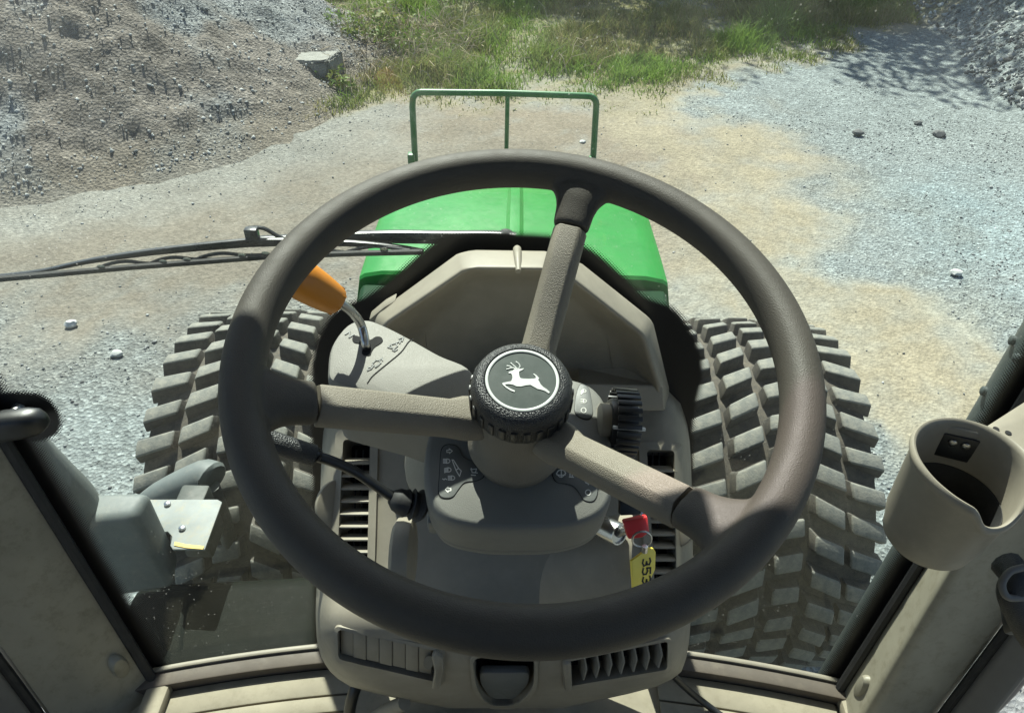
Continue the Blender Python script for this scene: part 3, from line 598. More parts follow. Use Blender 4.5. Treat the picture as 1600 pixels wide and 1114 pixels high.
# exhaust stack in front of the right pillar
ex = thing('exhaust_stack', (0.90, 0.93, 1.2), 'dark exhaust stack with bolts beside the right pillar', 'exhaust')
MB().lathe([(0.06, -0.6), (0.072, -0.55), (0.072, 1.5), (0.06, 1.52), (0.05, 1.9), (0.045, 1.9)], (0.90, 0.93, 1.2), UP, 40).build('heat_shield', M['frame_dark'], ex)
for px, py in ((1546, 572), (1583, 532), (1538, 611), (1590, 560)):
    r = ray(px, py); d = V((r.x, r.y)); cc = V((0.90, 0.93)); a, b, c2 = d.dot(d), -2*d.dot(cc), cc.dot(cc)-0.0735**2; disc = b*b-4*a*c2
    if disc > 0:
        t = (-b-math.sqrt(disc))/(2*a); P = CAM + r*t; nn = V((P.x-0.90, P.y-0.93, 0)).normalized()
        MB().lathe([(0.0085, -0.003), (0.0085, 0.004), (0.006, 0.006), (0.0, 0.0065)], P, nn, 14).build('bolt', M['frame_dark'], ex)

# ------------------------------------------------------------------ cab shell: floor, sill, pillars, doors, roof, glass
KR, KL = 0.945, -1.005
def pillar_pt(side, z):
    k = KR if side > 0 else KL; x = 0.6*side
    for _ in range(40): x = 0.5*x + 0.5*k*WY(x, z)
    return V((x, WY(x, z), z))
fx = np.linspace(-0.74, 0.72, 30)
fl = MB(); top = [V((x, WY(x, 1.35)-0.012, 1.318)) for x in fx] + [V((0.80, 0.40, 1.318)), V((0.80, -0.7, 1.318)), V((-0.84, -0.7, 1.318)), V((-0.84, 0.40, 1.318))]
floor = fl.prism(top, V((0, 0, -0.06))).build('cab_floor', M['mat'], None, None); tag(floor, kind='structure')
def strip(mb, xa, xb, o0, o1, z0, z1, n=10, zb=1.35):
    xs_ = [xa+(xb-xa)*i/n for i in range(n+1)]; vs = []
    for x in xs_:
        y = WY(x, zb); vs += [V((x, y-o1, z0)), V((x, y-o1, z1-0.001)), V((x, y-o1+0.002, z1)), V((x, y-o0-0.002, z1)), V((x, y-o0, z1-0.001)), V((x, y-o0, z0))]
    fs = [(6*i+k, 6*i+(k+1) % 6, 6*i+6+(k+1) % 6, 6*i+6+k) for i in range(n) for k in range(6)] + [(0, 1, 2, 3, 4, 5), tuple(6*n+k for k in range(6))]
    return mb.add(vs, fs)
for s, xa, xb in ((-1, -0.615, -0.27), (1, 0.27, 0.575)):
    for o0, o1 in ((0.036, 0.082), (0.086, 0.112), (0.116, 0.142), (0.146, 0.172), (0.176, 0.202), (0.206, 0.232)):
        strip(MB(), xa, xb, o0, o1, 1.318, 1.325).build('mat_pad', M['mat'], floor, 30)
    MB().box((s*0.60, 0.42, 1.330), V((0.02, 0, 0)), V((0, 0.2, 0)), V((0, 0, 0.014)), 0.008).build('mat_edge', M['mat'], floor)
sill = MB(); strip(sill, -0.66, 0.62, -0.004, 0.034, 1.312, 1.346, 30)
sill = sill.build('windshield_sill', M['sill'], None, 40); tag(sill, 'brown rubber sill along the bottom of the windshield', 'sill')
sb = MB(); strip(sb, -0.645, 0.605, 0.000, 0.008, 1.346, 1.352, 30); sb.build('bead', M['tan'], sill, 40)

def pillar(side, label):
    t = thing('cab_pillar', pillar_pt(side, 1.32), label, 'pillar', 'front pillars of the cab'); s = side
    secs, seal = [], []
    for i in range(18):
        z = 1.25 + i*0.1; A = pillar_pt(side, z) + V((0, -0.016, 0)); k = 1.0 + (0.15 if s < 0 else 0)
        B = A + V((s*0.092*k, -0.074*k, 0)); q = max(-0.3, min(1.3, (z-1.35)/0.35))
        if s > 0: Mc = V((A.x-0.012-0.022*q, B.y - 0.004, z))
        else: Mc = A + V((-0.030, -0.046, 0))
        d1, d2 = (A-Mc), (B-Mc); l1, l2 = min(0.02, d1.length*0.3), min(0.02, d2.length*0.3); d1 = d1.normalized(); d2 = d2.normalized()
        if s < 0: l1 = 0.02; l2 = 0.04
        rc = [Mc + d1*l1*(1-t)**2 + d2*l2*t*t for t in (0, 0.25, 0.5, 0.75, 1)]
        pts = [A + V((s*0.012, 0.004, 0)), A + V((0, 0, 0))] + rc + [B, B + V((s*0.02, 0.01, 0)), A + V((s*0.12, 0.01, 0)), A + V((s*0.04, 0.012, 0))]
        secs.append(pts); seal.append(A + V((-s*0.006, 0.004, 0)))
    n = len(secs[0]); mb = MB(); mb.add([p for q in secs for p in q], [(k*n+i, k*n+(i+1) % n, (k+1)*n+(i+1) % n, (k+1)*n+i) for k in range(len(secs)-1) for i in range(n)] + [tuple(range(n)), tuple(range((len(secs)-1)*n, len(secs)*n))])
    mb.build('trim', M['tan_pillar'], t, 50)
    MB().tube(seal, 0.0085, 8).build('rubber_seal', M['rubber'], t)
    mb = MB()
    zz = 1.40; A = pillar_pt(side, zz) + V((0, -0.016, 0)); B = A + V((s*0.092, -0.074, 0))
    Mc = V((A.x-0.015, B.y-0.004, zz)) if s > 0 else A + V((-0.030, -0.046, 0)); pos = A.lerp(Mc, 0.42); sd = (Mc-A).normalized(); nn = V((sd.y, -sd.x, 0))
    if nn.x*s > 0: nn = -nn
    for k in range(6): pass
    mb.loft([(pos - nn*0.012, sd*0.014, UP*0.030), (pos + nn*0.001, sd*0.014, UP*0.030), (pos+nn*0.006, sd*0.011, UP*0.026), (pos+nn*0.008, sd*0.005, UP*0.015)], 20).build('screw_cover', M['tan_pillar'], t)
    return t
pillar(-1, 'wide tan left pillar in shade beside the windshield'); pillar(1, 'dusty tan right pillar lit by the sun under the cup holder')

def door(side, label):
    s = side; t = thing('cab_door', pillar_pt(side, 1.32)+V((s*0.14, -0.12, 0)), label, 'door', 'cab doors')
    k = 1.15 if s < 0 else 1.0
    line = [pillar_pt(side, 1.22+i*0.1) + V((s*0.092*k, -0.074*k-0.016, 0)) for i in range(18)]
    MB().tube([p + V((s*0.014, -0.006, 0)) for p in line], 0.008, 8).build('door_seal', M['rubber'], t)
    secs = []
    for p in line:
        c = p + V((s*0.036, -0.022, 0)); secs.append((c, V((s*0.019, -0.014, 0)), V((s*0.010, 0.014, 0))))
    MB().loft(secs, 16, 4).build('door_frame', M['door_grey'], t)
    gx = [p + V((s*0.075, -0.05, 0)) for p in line]
    vs = gx + [p + V((s*0.10, -0.85, 0)) for p in gx]; n = len(gx)
    MB().add(vs + [v + V((s*0.005, 0, 0)) for v in vs], [(i, i+1, n+i+1, n+i) for i in range(n-1)] + [(2*n+i, 3*n+i, 3*n+i+1, 2*n+i+1) for i in range(n-1)]).build('pane', M['door_glass'], t, 60)
    return t, line
dl, lineL = door(-1, 'left cab door edge with grey frame and navy sheet for a dark reflection'); dr, lineR = door(1, 'right cab door edge with dark curved frame at the lower right')
def slab_px(poly, X, th, name, mat, par, bev=0.006):
    return MB().prism([at(x, y, X=X) for x, y in poly], V((th, 0, 0)), bev).build(name, mat, par)
slab_px([(1462, 1140), (1480, 1114), (1600, 970), (1640, 922), (1640, 960), (1604, 1008), (1578, 1050), (1548, 1088), (1516, 1122), (1490, 1150)], 0.775, 0.045, 'lower_frame', M['navy'], dr, 0.012)
slab_px([(-60, 930), (0, 1000), (75, 1114), (110, 1170), (110, 1300), (-60, 1300)], -0.90, -0.04, 'navy_reflection_sheet', M['navy'], dl, 0.008)  # navy sheet stands in for a dark reflection in the door glass
MB().tube(spline([at(-20, 1010, X=-0.897), at(6, 1028, X=-0.897), at(30, 1046, X=-0.897), at(50, 1052, X=-0.897)], 5), 0.0025, 8).build('navy_sheet_line', M['door_grey'], dl)
# grab handle and clip at the right border
gh = thing('grab_handle', at(1590, 915, D=0.86), 'black grab handle with a chrome clip at the right edge', 'handle')
MB().tube(spline([at(1572, 880, D=0.88), at(1590, 905, D=0.86), at(1585, 935, D=0.86), at(1620, 1000, D=0.86), at(1660, 1020, D=0.86)], 6), 0.018, 12).build('grip', M['black'], gh)
MB().tube(spline([at(1600, 886, D=0.845), at(1578, 893, D=0.845), at(1566, 912, D=0.845), at(1574, 932, D=0.845), at(1600, 934, D=0.845)], 6), 0.0042, 10).build('clip', M['door_grey'], gh)
MB().box(at(1612, 960, D=0.87), V((0.02, 0, 0)), V((0, 0.015, 0.01)), V((0, -0.01, 0.03)), 0.006).build('bracket', M['black_smooth'], gh)

rf = thing('cab_roof', (0, 0.1, 2.97), 'cab roof shading the driver and the near half of the wheel', 'roof')
ro = [(-0.86, -0.9), (0.86, -0.9), (0.86, 0.66), (0.80, 0.77), (0.60, 0.82), (0.3, 0.845), (0, 0.852), (-0.3, 0.85), (-0.60, 0.83), (-0.80, 0.78), (-0.86, 0.66)]
MB().prism([V((x, y, 2.97)) for x, y in ro], V((0, 0, 0.16)), 0.03, 3).build('roof_shell', M['roofpaint'], rf)
MB().prism([V((x*0.96, y*0.96, 2.962)) for x, y in ro], V((0, 0, -0.02))).build('headliner', M['liner'], rf)

MB().prism([V((x, y, 2.945)) for x, y in ((-0.62, 0.6), (0.0, 0.6), (0.0, 0.855), (-0.10, 0.872), (-0.30, 0.908), (-0.58, 0.908), (-0.62, 0.90))], V((0, 0, -0.012)), 0.004).build('shadow_edge_flap', M['black_smooth'], rf)  # unseen flap added to shape the roof's shadow edge on the rim
st_ = thing('unseen_driver_seat', (0, -0.35, 1.32), 'unseen driver seat added to cut sky light from behind', 'seat')  # out of view, put in to darken the shaded side of the cab
MB().box((0, -0.25, 1.80), V((0.25, 0, 0)), V((0, 0.25, 0.02)), V((0, 0, 0.06)), 0.04, 4).build('cushion', M['navy'], st_)
MB().box((0, -0.52, 2.15), V((0.26, 0, 0)), V((0, -0.08, 0.42)), V((0, 0.06, 0.01)), 0.04, 4).build('backrest', M['navy'], st_)
MB().box((0, -0.28, 1.53), V((0.16, 0, 0)), V((0, 0.18, 0)), V((0, 0, 0.21)), 0.03, 2).build('pedestal', M['black_smooth'], st_)
for s in (-1, 1): MB().box((s*0.33, -0.2, 2.02), V((0.04, 0, 0)), V((0, 0.17, 0)), V((0, 0, 0.03)), 0.02, 3).build('armrest', M['black_smooth'], st_)
bh = thing('unseen_rear_bulkhead', (0, -0.72, 1.32), 'unseen lower rear wall added to cut sky light into the cab', 'wall')  # unseen wall put in to hold back sky light from the rear
MB().box((0, -0.73, 1.85), V((0.82, 0, 0)), V((0, 0.03, 0)), V((0, 0, 0.55)), 0.02).build('rear_wall', M['door_grey'], bh)
ws = thing('windshield', (0, 0.69, 1.33), 'large curved dusty windshield with black dotted borders', 'windshield')
vs, fs = [], []; nx, nz = 44, 40; xs_ = np.linspace(-0.80, 0.80, nx); zs_ = np.linspace(1.325, 2.96, nz)
for o_ in (0.0, 0.005):
    for z in zs_:
        for x in xs_: vs.append(V((x, WY(x, z)+0.006+o_, z)))
for o_ in (0, 1):
    for j in range(nz-1):
        for i in range(nx-1):
            a = o_*nx*nz + j*nx+i; fs.append((a, a+1, a+nx+1, a+nx) if not o_ else (a, a+nx, a+nx+1, a+1))
MB().add(vs, fs).build('pane', M['glass'], ws, 60, fixn=False)
def frit(name, solid, fade, fill):
    """dotted black print on the inner face of the glass: solid edge -> faded edge, optional filled core"""
    P = [onglass(x, y, 0.0035) for x, y in solid]; Q = [onglass(x, y, 0.0035) for x, y in fade]; n = len(P)
    K = 5; vs = []; fd = []
    for k in range(K+1):
        for a, b in zip(solid, fade):
            x, y = a[0]+(b[0]-a[0])*k/K, a[1]+(b[1]-a[1])*k/K; vs.append(onglass(x, y, 0.0035)); fd.append(1.0-0.95*k/K)
    fs = [(k*n+i, k*n+i+1, (k+1)*n+i+1, (k+1)*n+i) for k in range(K) for i in range(n-1)]
    if fill is not None:
        b0_ = len(vs); rows = 8
        for k in range(rows+1):
            for a, b in zip(solid, fill):
                x, y = a[0]+(b[0]-a[0])*k/rows, a[1]+(b[1]-a[1])*k/rows; vs.append(onglass(x, y, 0.0035)); fd.append(1.0)
        fs += [(b0_+k*n+i, b0_+k*n+i+1, b0_+(k+1)*n+i+1, b0_+(k+1)*n+i) for k in range(rows) for i in range(n-1)]
    me = bpy.data.meshes.new(name); L = LOC[ws.name]; me.from_pydata([tuple(v-L) for v in vs], [], fs)
    a = me.attributes.new('fade', 'FLOAT', 'POINT'); a.data.foreach_set('value', fd)
    uv = me.uv_layers.new(name='dots')
    for lp in me.loops:
        v = vs[lp.vertex_index]; uv.data[lp.index].uv = ((v.x+v.z)/0.0042, (v.x-v.z)/0.0042)
    return link(name, me, M['frit'], ws, None)
sol = sp2([(497, 1000), (497, 800), (494, 640), (500, 545), (530, 492), (575, 470), (612, 446), (650, 412), (690, 382), (740, 374), (800, 373), (870, 378), (920, 397), (965, 434), (1000, 468), (1050, 490), (1082, 540), (1090, 585), (1078, 640), (1074, 700), (1074, 800), (1072, 1000)], 4, False)
ctr = (800, 640)
def grow(p, d):
    a, b = p[0]-ctr[0], p[1]-ctr[1]; l = math.hypot(a, b); return (p[0]+a/l*d, p[1]+b/l*d)
frit('frit_band', sol, [grow(p, 16) for p in sol], [(800+(p[0]-800)*0.72, 640+(p[1]-640)*(0.72 if p[1] < 640 else 1.0)) for p in sol])
pl_ = [pillar_pt(-1, 1.30+0.05*i) for i in range(34)]; prr = [pillar_pt(1, 1.30+0.05*i) for i in range(34)]
def proj(P):
    d = P-CAM; t = d.dot(_f); return (800+FPX*d.dot(CR)/t, 557-FPX*d.dot(CU)/t)
for nm, pp, s in (('frit_edge', pl_, -1), ('frit_edge', prr, 1)):
    n = len(pp); vs, fd = [], []
    for off, f_ in ((0.02, 1.0), (-0.014, 1.0), (-0.022, 0.75), (-0.030, 0.45), (-0.038, 0.1)):
        for p in pp:
            x = p.x + s*off; vs.append(V((x, WY(x, p.z)+0.0035, p.z))); fd.append(f_)
    me = bpy.data.meshes.new(nm); L = LOC[ws.name]; me.from_pydata([tuple(v-L) for v in vs], [], [(k*n+i, k*n+i+1, (k+1)*n+i+1, (k+1)*n+i) for k in range(4) for i in range(n-1)])
    a = me.attributes.new('fade', 'FLOAT', 'POINT'); a.data.foreach_set('value', fd); uv = me.uv_layers.new(name='dots')
    for lp in me.loops:
        v = vs[lp.vertex_index]; uv.data[lp.index].uv = ((v.x+v.z)/0.0042, (v.x-v.z)/0.0042)
    link(nm, me, M['frit'], ws, None)
sol = sp2([(-30, 618), (20, 618), (60, 622), (82, 640), (88, 662), (80, 676), (60, 684), (30, 690), (-30, 700)], 4, False)
frit('frit_patch', sol, [(p[0]+(p[0]-20)/70*15 if p[0] > 0 else p[0], p[1]+(p[1]-655)/36*12) for p in sol], [(20 if p[0] > 20 else p[0], 655) for p in sol])
lt = thing('window_latch', onglass(30, 665, -0.03), 'black rounded window latch at the left edge of the glass', 'latch')
c0 = onglass(10, 665, -0.03); c1 = onglass(70, 657, -0.03); dv = (c1-c0)
MB().loft([(c0 - dv*0.6, V((0, 0.016, 0)), UP*0.020), (c0, V((0, 0.018, 0)), UP*0.022), (c0+dv*0.55, V((0, 0.018, 0)), UP*0.021), (c0+dv*0.85, V((0, 0.015, 0)), UP*0.018), (c0+dv*1.02, V((0, 0.009, 0)), UP*0.011), (c0+dv*1.08, V((0, 0.003, 0)), UP*0.004)], 24, 3).build('latch_body', M['black_smooth'], lt)
MB().tube([c0+V((0, 0.0, 0)), c0+V((0, 0.035, 0))], 0.01, 12).build('latch_pin', M['steel'], lt)

# ------------------------------------------------------------------ wiper on the outside of the glass
wp = thing('windshield_wiper', onglass(770, 371, 0.03), 'black windshield wiper parked low across the left of the glass', 'wiper')
G = lambda x, y, o=0.03: onglass(x, y, o)
MB().tube([G(-30, 440, 0.018), G(0, 436, 0.018), G(200, 418, 0.018), G(420, 401, 0.018), G(560, 396, 0.018), G(660, 394, 0.018)], 0.0042, 8).build('rubber_blade', M['rubber'], wp)
def ribbon(mb, pts, wd, th):
    secs = [(p, UP*wd, V((0, 1, 0))*th) for p in pts]; return mb.loft(secs, 8, 3)
def taper(pts, a, b): return [a+(b-a)*i/(len(pts)-1) for i in range(len(pts))]
pts = spline([G(-30, 434), G(60, 424), G(140, 408), G(220, 396), G(300, 387), G(390, 379)], 6)
mb = MB(); mb.loft([(p, UP*w_, V((0, 0.004, 0))) for p, w_ in zip(pts, taper(pts, 0.001, 0.007))], 10, 3); mb.build('bow', M['wiper'], wp)
pts = spline([G(390, 379), G(480, 378), G(560, 381), G(620, 386), G(662, 392)], 6)
mb = MB(); mb.loft([(p, UP*w_, V((0, 0.004, 0))) for p, w_ in zip(pts, taper(pts, 0.007, 0.002))], 10, 3); mb.build('bow', M['wiper'], wp)
for a, b, c in ((150, 200, 250), (230, 275, 330), (300, 350, 420), (430, 480, 540), (540, 590, 640)):
    yb = lambda x: 436-0.083*x if x < 420 else 401-0.03*(x-420)
    mb = MB(); mb.tube(spline([G(a, yb(a)-3, 0.022), G((a+b)/2, yb(b)-8, 0.026), G(b, yb(b)-11, 0.028), G((b+c)/2, yb(b)-8, 0.026), G(c, yb(c)-3, 0.022)], 4), 0.0026, 8); mb.build('claw', M['wiper'], wp)
for x in (158, 255, 292, 378, 415, 505, 600):
    yb = 436-0.083*x if x < 420 else 401-0.03*(x-420)
    MB().loft([(G(x, yb-6, 0.020), V((0.006, 0, 0)), UP*0.003), (G(x, yb-6, 0.016), V((0.005, 0, 0)), UP*0.0022)], 10).build('rivet', M['steel'], wp)
MB().box(G(394, 367, 0.032), V((0.009, 0, 0)), V((0, 0.006, 0)), UP*0.0105, 0.002).build('clip_block', M['wiper'], wp)
MB().tube(spline([G(388, 356, 0.036), G(412, 357, 0.036), G(440, 372, 0.036), G(470, 378, 0.036)], 5), 0.003, 8).build('clip_hook', M['wiper'], wp)
pts = spline([G(390, 374, 0.04), G(470, 372, 0.042), G(545, 370, 0.042), G(620, 370, 0.042), G(700, 371, 0.04), G(770, 371, 0.04), G(806, 374, 0.036)], 6)
MB().loft([(p, UP*w_, V((0, 0.006, 0))) for p, w_ in zip(pts, [0.003+0.007*min(1, i/18) for i in range(len(pts))])], 12, 3).build('arm', M['wiper'], wp)
MB().lathe([(0.013, -0.02), (0.013, 0.004), (0.011, 0.006), (0, 0.006)], G(790, 376, 0.036), V((0, -0.9, 0.3)), 20).build('pivot_cap', M['rubber'], wp)

# ------------------------------------------------------------------ front console
cy_p = [600, 625, 640, 700, 800, 900, 930, 948, 966, 990, 1040, 1075, 1095, 1106]
cy_Y = [0.795, 0.78, 0.765, 0.72, 0.645, 0.572, 0.549, 0.533, 0.519, 0.505, 0.488, 0.487, 0.498, 0.52]
ed_p = [600, 612, 625, 640, 700, 800, 900, 960, 1000, 1030, 1055, 1075, 1095, 1106]
ed_L = [548, 522, 513, 508, 503, 499, 495, 493, 495, 503, 520, 552, 640, 700]
ed_R = [1040, 1058, 1066, 1071, 1079, 1082, 1083, 1080, 1077, 1072, 1062, 1020, 930, 880]
def CY(py, u=0.0): return float(np.interp(py, cy_p, cy_Y)) + 0.055*abs(u)**28
def SP(px, py, off=0.0):
    l, r = np.interp(py, ed_p, ed_L), np.interp(py, ed_p, ed_R); u = max(-1, min(1, 2*(px-l)/(r-l)-1))
    p = at(px, py, Y=CY(py, u))
    return p if off == 0 else p + SN(px, py)*off
def SN(px, py):
    a = SP(px+6, py)-SP(px-6, py); b = SP(px, py-6)-SP(px, py+6); return a.cross(b).normalized()
co = thing('front_console', (0, 0.6, 1.5), 'tan console with air vents below the steering wheel', 'console')
rows = sorted(set(list(np.linspace(600, 930, 12)) + list(np.linspace(935, 1106, 16)))); NU = 34
vs, ring = [], 0
for py in rows:
    l, r = float(np.interp(py, ed_p, ed_L)), float(np.interp(py, ed_p, ed_R)); fr = []
    for i in range(NU+1):
        u = -1+2*i/NU; u = math.copysign(1-(1-abs(u))**1.35, u); fr.append(at((l+r)/2+u*(r-l)/2, py, Y=CY(py, u)))
    bk = []
    for p in (fr[-1], fr[NU*3//4], fr[NU//2], fr[NU//4], fr[0]):
        bk.append(V((p.x*0.985, max(p.y+0.01, WY(p.x, p.z)-0.03), p.z)))
    rg = fr+bk; ring = len(rg); vs += rg
K = len(rows); fs = [(k*ring+i, k*ring+(i+1) % ring, (k+1)*ring+(i+1) % ring, (k+1)*ring+i) for k in range(K-1) for i in range(ring)] + [tuple(range(ring)), tuple((K-1)*ring+i for i in range(ring))]
body = MB().add(vs, fs)
def cutter(poly, depth, above=0.02):
    cx_, cy_ = sum(p[0] for p in poly)/len(poly), sum(p[1] for p in poly)/len(poly); nn = SN(cx_, cy_)
    top_ = [SP(x, y) + nn*above for x, y in poly]; bot = [SP(x, y) - nn*depth for x, y in poly]; n = len(poly)
    return MB().add(top_+bot, [tuple(range(n)), tuple(range(2*n-1, n-1, -1))] + [(i, n+i, n+(i+1) % n, (i+1) % n) for i in range(n)])
def rnd(poly, r):
    out = []
    n = len(poly)
    for i in range(n):
        p, a, b = V((*poly[i], 0)), V((*poly[i-1], 0)), V((*poly[(i+1) % n], 0)); da, db = (a-p).normalized(), (b-p).normalized()
        rr = min(r, (a-p).length*0.45, (b-p).length*0.45); A_, B_ = p+da*rr, p+db*rr
        for k in range(5):
            t = k/4; q_ = A_*(1-t)**2 + p*2*t*(1-t) + B_*t*t; out.append((q_.x, q_.y))
    return out
ventL = rnd([(537, 687), (579, 687), (574, 908), (526, 908)], 7); ventR = rnd([(1010, 703), (1053, 704), (1056, 912), (1022, 912)], 7)
lowL = rnd([(528, 980), (690, 1016), (688, 1064), (529, 1027)], 8); lowR = rnd([(886, 1030), (1043, 998), (1042, 1042), (890, 1068)], 6)
hand = rnd([(738, 1024), (836, 1024), (834, 1072), (808, 1099), (762, 1099), (744, 1072)], 14)
bo = body.mesh('console'); bm = bmesh.new(); bm.from_mesh(bo); bmesh.ops.recalc_face_normals(bm, faces=bm.faces); bm.to_mesh(bo); bm.free()
mods = []; cut_objs = []
for poly, dp in ((ventL, 0.05), (ventR, 0.05), (lowL, 0.012), (lowR, 0.035), (hand, 0.03)):
    cm = cutter(poly, dp).mesh('cut'); bm = bmesh.new(); bm.from_mesh(cm); bmesh.ops.recalc_face_normals(bm, faces=bm.faces); bm.to_mesh(cm); bm.free()
    c_ = bpy.data.objects.new('cut', cm); COL.objects.link(c_); cut_objs.append(c_); mods.append(('BOOLEAN', dict(operation='DIFFERENCE', object=c_, solver='EXACT')))
bo = applied(bo, mods)
for c_ in cut_objs: bpy.data.objects.remove(c_)
Lc = LOC[co.name]
for v in bo.vertices: v.co -= Lc
link('console_body', bo, M['tan'], co, 35)
def px_slab(poly, th, off, name, mat, par, bev=0.0, smooth=38):
    cx_, cy_ = sum(p[0] for p in poly)/len(poly), sum(p[1] for p in poly)/len(poly); nn = SN(cx_, cy_); n = len(poly)
    top_ = [SP(x, y) + nn*(off+th) for x, y in poly]; bot = [SP(x, y) + nn*off for x, y in poly]
    return MB().add(top_+bot, [tuple(range(n)), tuple(range(2*n-1, n-1, -1))] + [(i, n+i, n+(i+1) % n, (i+1) % n) for i in range(n)]).build(name, mat, par, smooth, [('BEVEL', dict(width=bev, segments=2, limit_method='ANGLE'))] if bev else None)
def ring_px(poly_o, poly_i, h, name, mat, par):
    n = len(poly_o); mb = MB(); cx_, cy_ = sum(p[0] for p in poly_o)/n, sum(p[1] for p in poly_o)/n; nn = SN(cx_, cy_)
    o0 = [SP(x, y)-nn*0.003 for x, y in poly_o]; o1 = [SP(x+(a-x)*0.08, y+(b-y)*0.08)+nn*h for (x, y), (a, b) in zip(poly_o, poly_i)]; i1 = [SP(x, y)+nn*h for x, y in poly_i]; i0 = [SP(x, y)-nn*0.012 for x, y in poly_i]
    return mb.add(o0+o1+i1+i0, [(k*n+i, k*n+(i+1) % n, (k+1)*n+(i+1) % n, (k+1)*n+i) for k in range(3) for i in range(n)]).build(name, mat, par, 40)
for side, op, fr_ in ((-1, ventL, [(524, 671), (593, 671), (586, 922), (512, 922)]), (1, ventR, [(996, 689), (1067, 691), (1071, 925), (1008, 925)])):
    v = ring_px(rnd(fr_, 10), op, 0.0028, 'air_vent', M['tan'], co)
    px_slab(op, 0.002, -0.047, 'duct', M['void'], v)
    for k in range(10):
        py = (720 if side < 0 else 732) + k*19.8
        if py > 905: continue
        t = (py-690)/220; xl, xr = (537-11*t, 579-5*t) if side < 0 else (1010+12*t, 1054+2*t)
        nn = SN((xl+xr)/2, py); a, b = SP(xl-2, py), SP(xr+2, py); dv = (SP((xl+xr)/2, py+10)-SP((xl+xr)/2, py)).normalized(); c = (a+b)/2 - nn*0.004
        tl = (dv*0.55+nn*0.83).normalized()
        mb = MB(); mb.box(c, (b-a)/2, tl*0.009, tl.cross((b-a).normalized())*0.0014, 0.001).build('slat', M['tan'], v)
    for k in range(2):
        a = SP((ventL if side < 0 else ventR)[0][0]+14+12*k, 700, -0.02); b = SP((ventL if side < 0 else ventR)[0][0]+8+12*k, 900, -0.02); MB().tube([a, b], 0.0012, 6).build('link_rod', M['black_smooth'], v)
    wx = 521 if side < 0 else 1062; c = SP(wx, 790 if side < 0 else 812, -0.010); axv = (SP(wx+8, 790)-SP(wx-8, 790)).normalized()
    MB().lathe([(0.036, -0.004), (0.038, -0.003), (0.038, 0.003), (0.036, 0.004), (0, 0.004)], c, axv, 40).build('thumb_wheel', M['tan'], v)
MB().stroke([SP(x, y, 0.0003) for x, y in sp2([(588, 652), (610, 668), (640, 684), (656, 694), (664, 706)], 5, False)], 0.0016, SN(620, 676), 0.0004).build('seam', M['void'], co)
# lower vents
lv = ring_px(rnd([(522, 974), (696, 1011), (694, 1071), (524, 1033)], 11), lowL, 0.003, 'closed_vent', M['tan'], co)
for k in range(7):
    x0, x1 = 530+k*20.6, 530+(k+1)*20.6-0.6; yt = lambda x: 982+(x-528)*0.222; yb = lambda x: 1027+(x-529)*0.232
    px_slab([(x0, yt(x0)+1), (x1, yt(x1)+1), (x1, yb(x1)-2), (x0, yb(x0)-2)], 0.004, -0.009+0.0012*(k % 2), 'slat', M['tan'], lv, 0.0012)
px_slab(sp2([(661, 1040), (664, 1031), (674, 1029), (677, 1040), (671, 1049), (664, 1047)], 3), 0.0008, -0.0045, 'finger_dimple', M['grey_tan'], lv)
px_slab([(675, 1017), (682, 1010), (693, 1020), (694, 1040), (688, 1068), (675, 1068), (680, 1040)], 0.010, 0.0, 'end_cap', M['tan'], lv, 0.003)
ov = ring_px(rnd([(878, 1028), (1049, 992), (1049, 1047), (880, 1076)], 9), lowR, 0.004, 'open_vent', M['tan'], co)
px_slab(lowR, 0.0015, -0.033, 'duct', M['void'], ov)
for k in range(7):
    x = 912+k*19.5; yt = 1026-(x-886)*0.2; yb = 1064-(x-890)*0.166; nn = SN(x, (yt+yb)/2); a, b = SP(x, yt-2), SP(x, yb+2); d = (SP(x+8, yt)-SP(x-8, yt)).normalized()
    mid = (a+b)/2
    MB().add([a+d*s_*0.0009 for s_ in (-1, 1)] + [mid+nn*0.004+d*s_*0.0009+d*0.004 for s_ in (-1, 1)] + [b+d*s_*0.0009 for s_ in (-1, 1)] + [b-nn*0.02+d*s_*0.0009-d*0.006 for s_ in (-1, 1)] + [a-nn*0.02+d*s_*0.0009-d*0.006 for s_ in (-1, 1)],
             [(0, 2, 4, 6, 8), (1, 9, 7, 5, 3), (0, 1, 3, 2), (2, 3, 5, 4), (4, 5, 7, 6), (6, 7, 9, 8), (8, 9, 1, 0)]).build('vane', M['grey_tan'], ov, None)
px_slab([(879, 1032), (886, 1026), (892, 1030), (894, 1070), (884, 1074)], 0.008, 0.0, 'end_cap', M['tan'], ov, 0.003)
fl_ = ring_px(rnd([(732, 1018), (842, 1018), (840, 1076), (811, 1105), (759, 1105), (738, 1076)], 15), hand, 0.003, 'tilt_release', M['tan'], co)
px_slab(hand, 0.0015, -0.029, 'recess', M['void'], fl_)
px_slab(rnd([(748, 1056), (828, 1056), (826, 1074), (806, 1096), (766, 1096), (750, 1074)], 8), 0.012, -0.016, 'flap', M['panel'], fl_, 0.003)

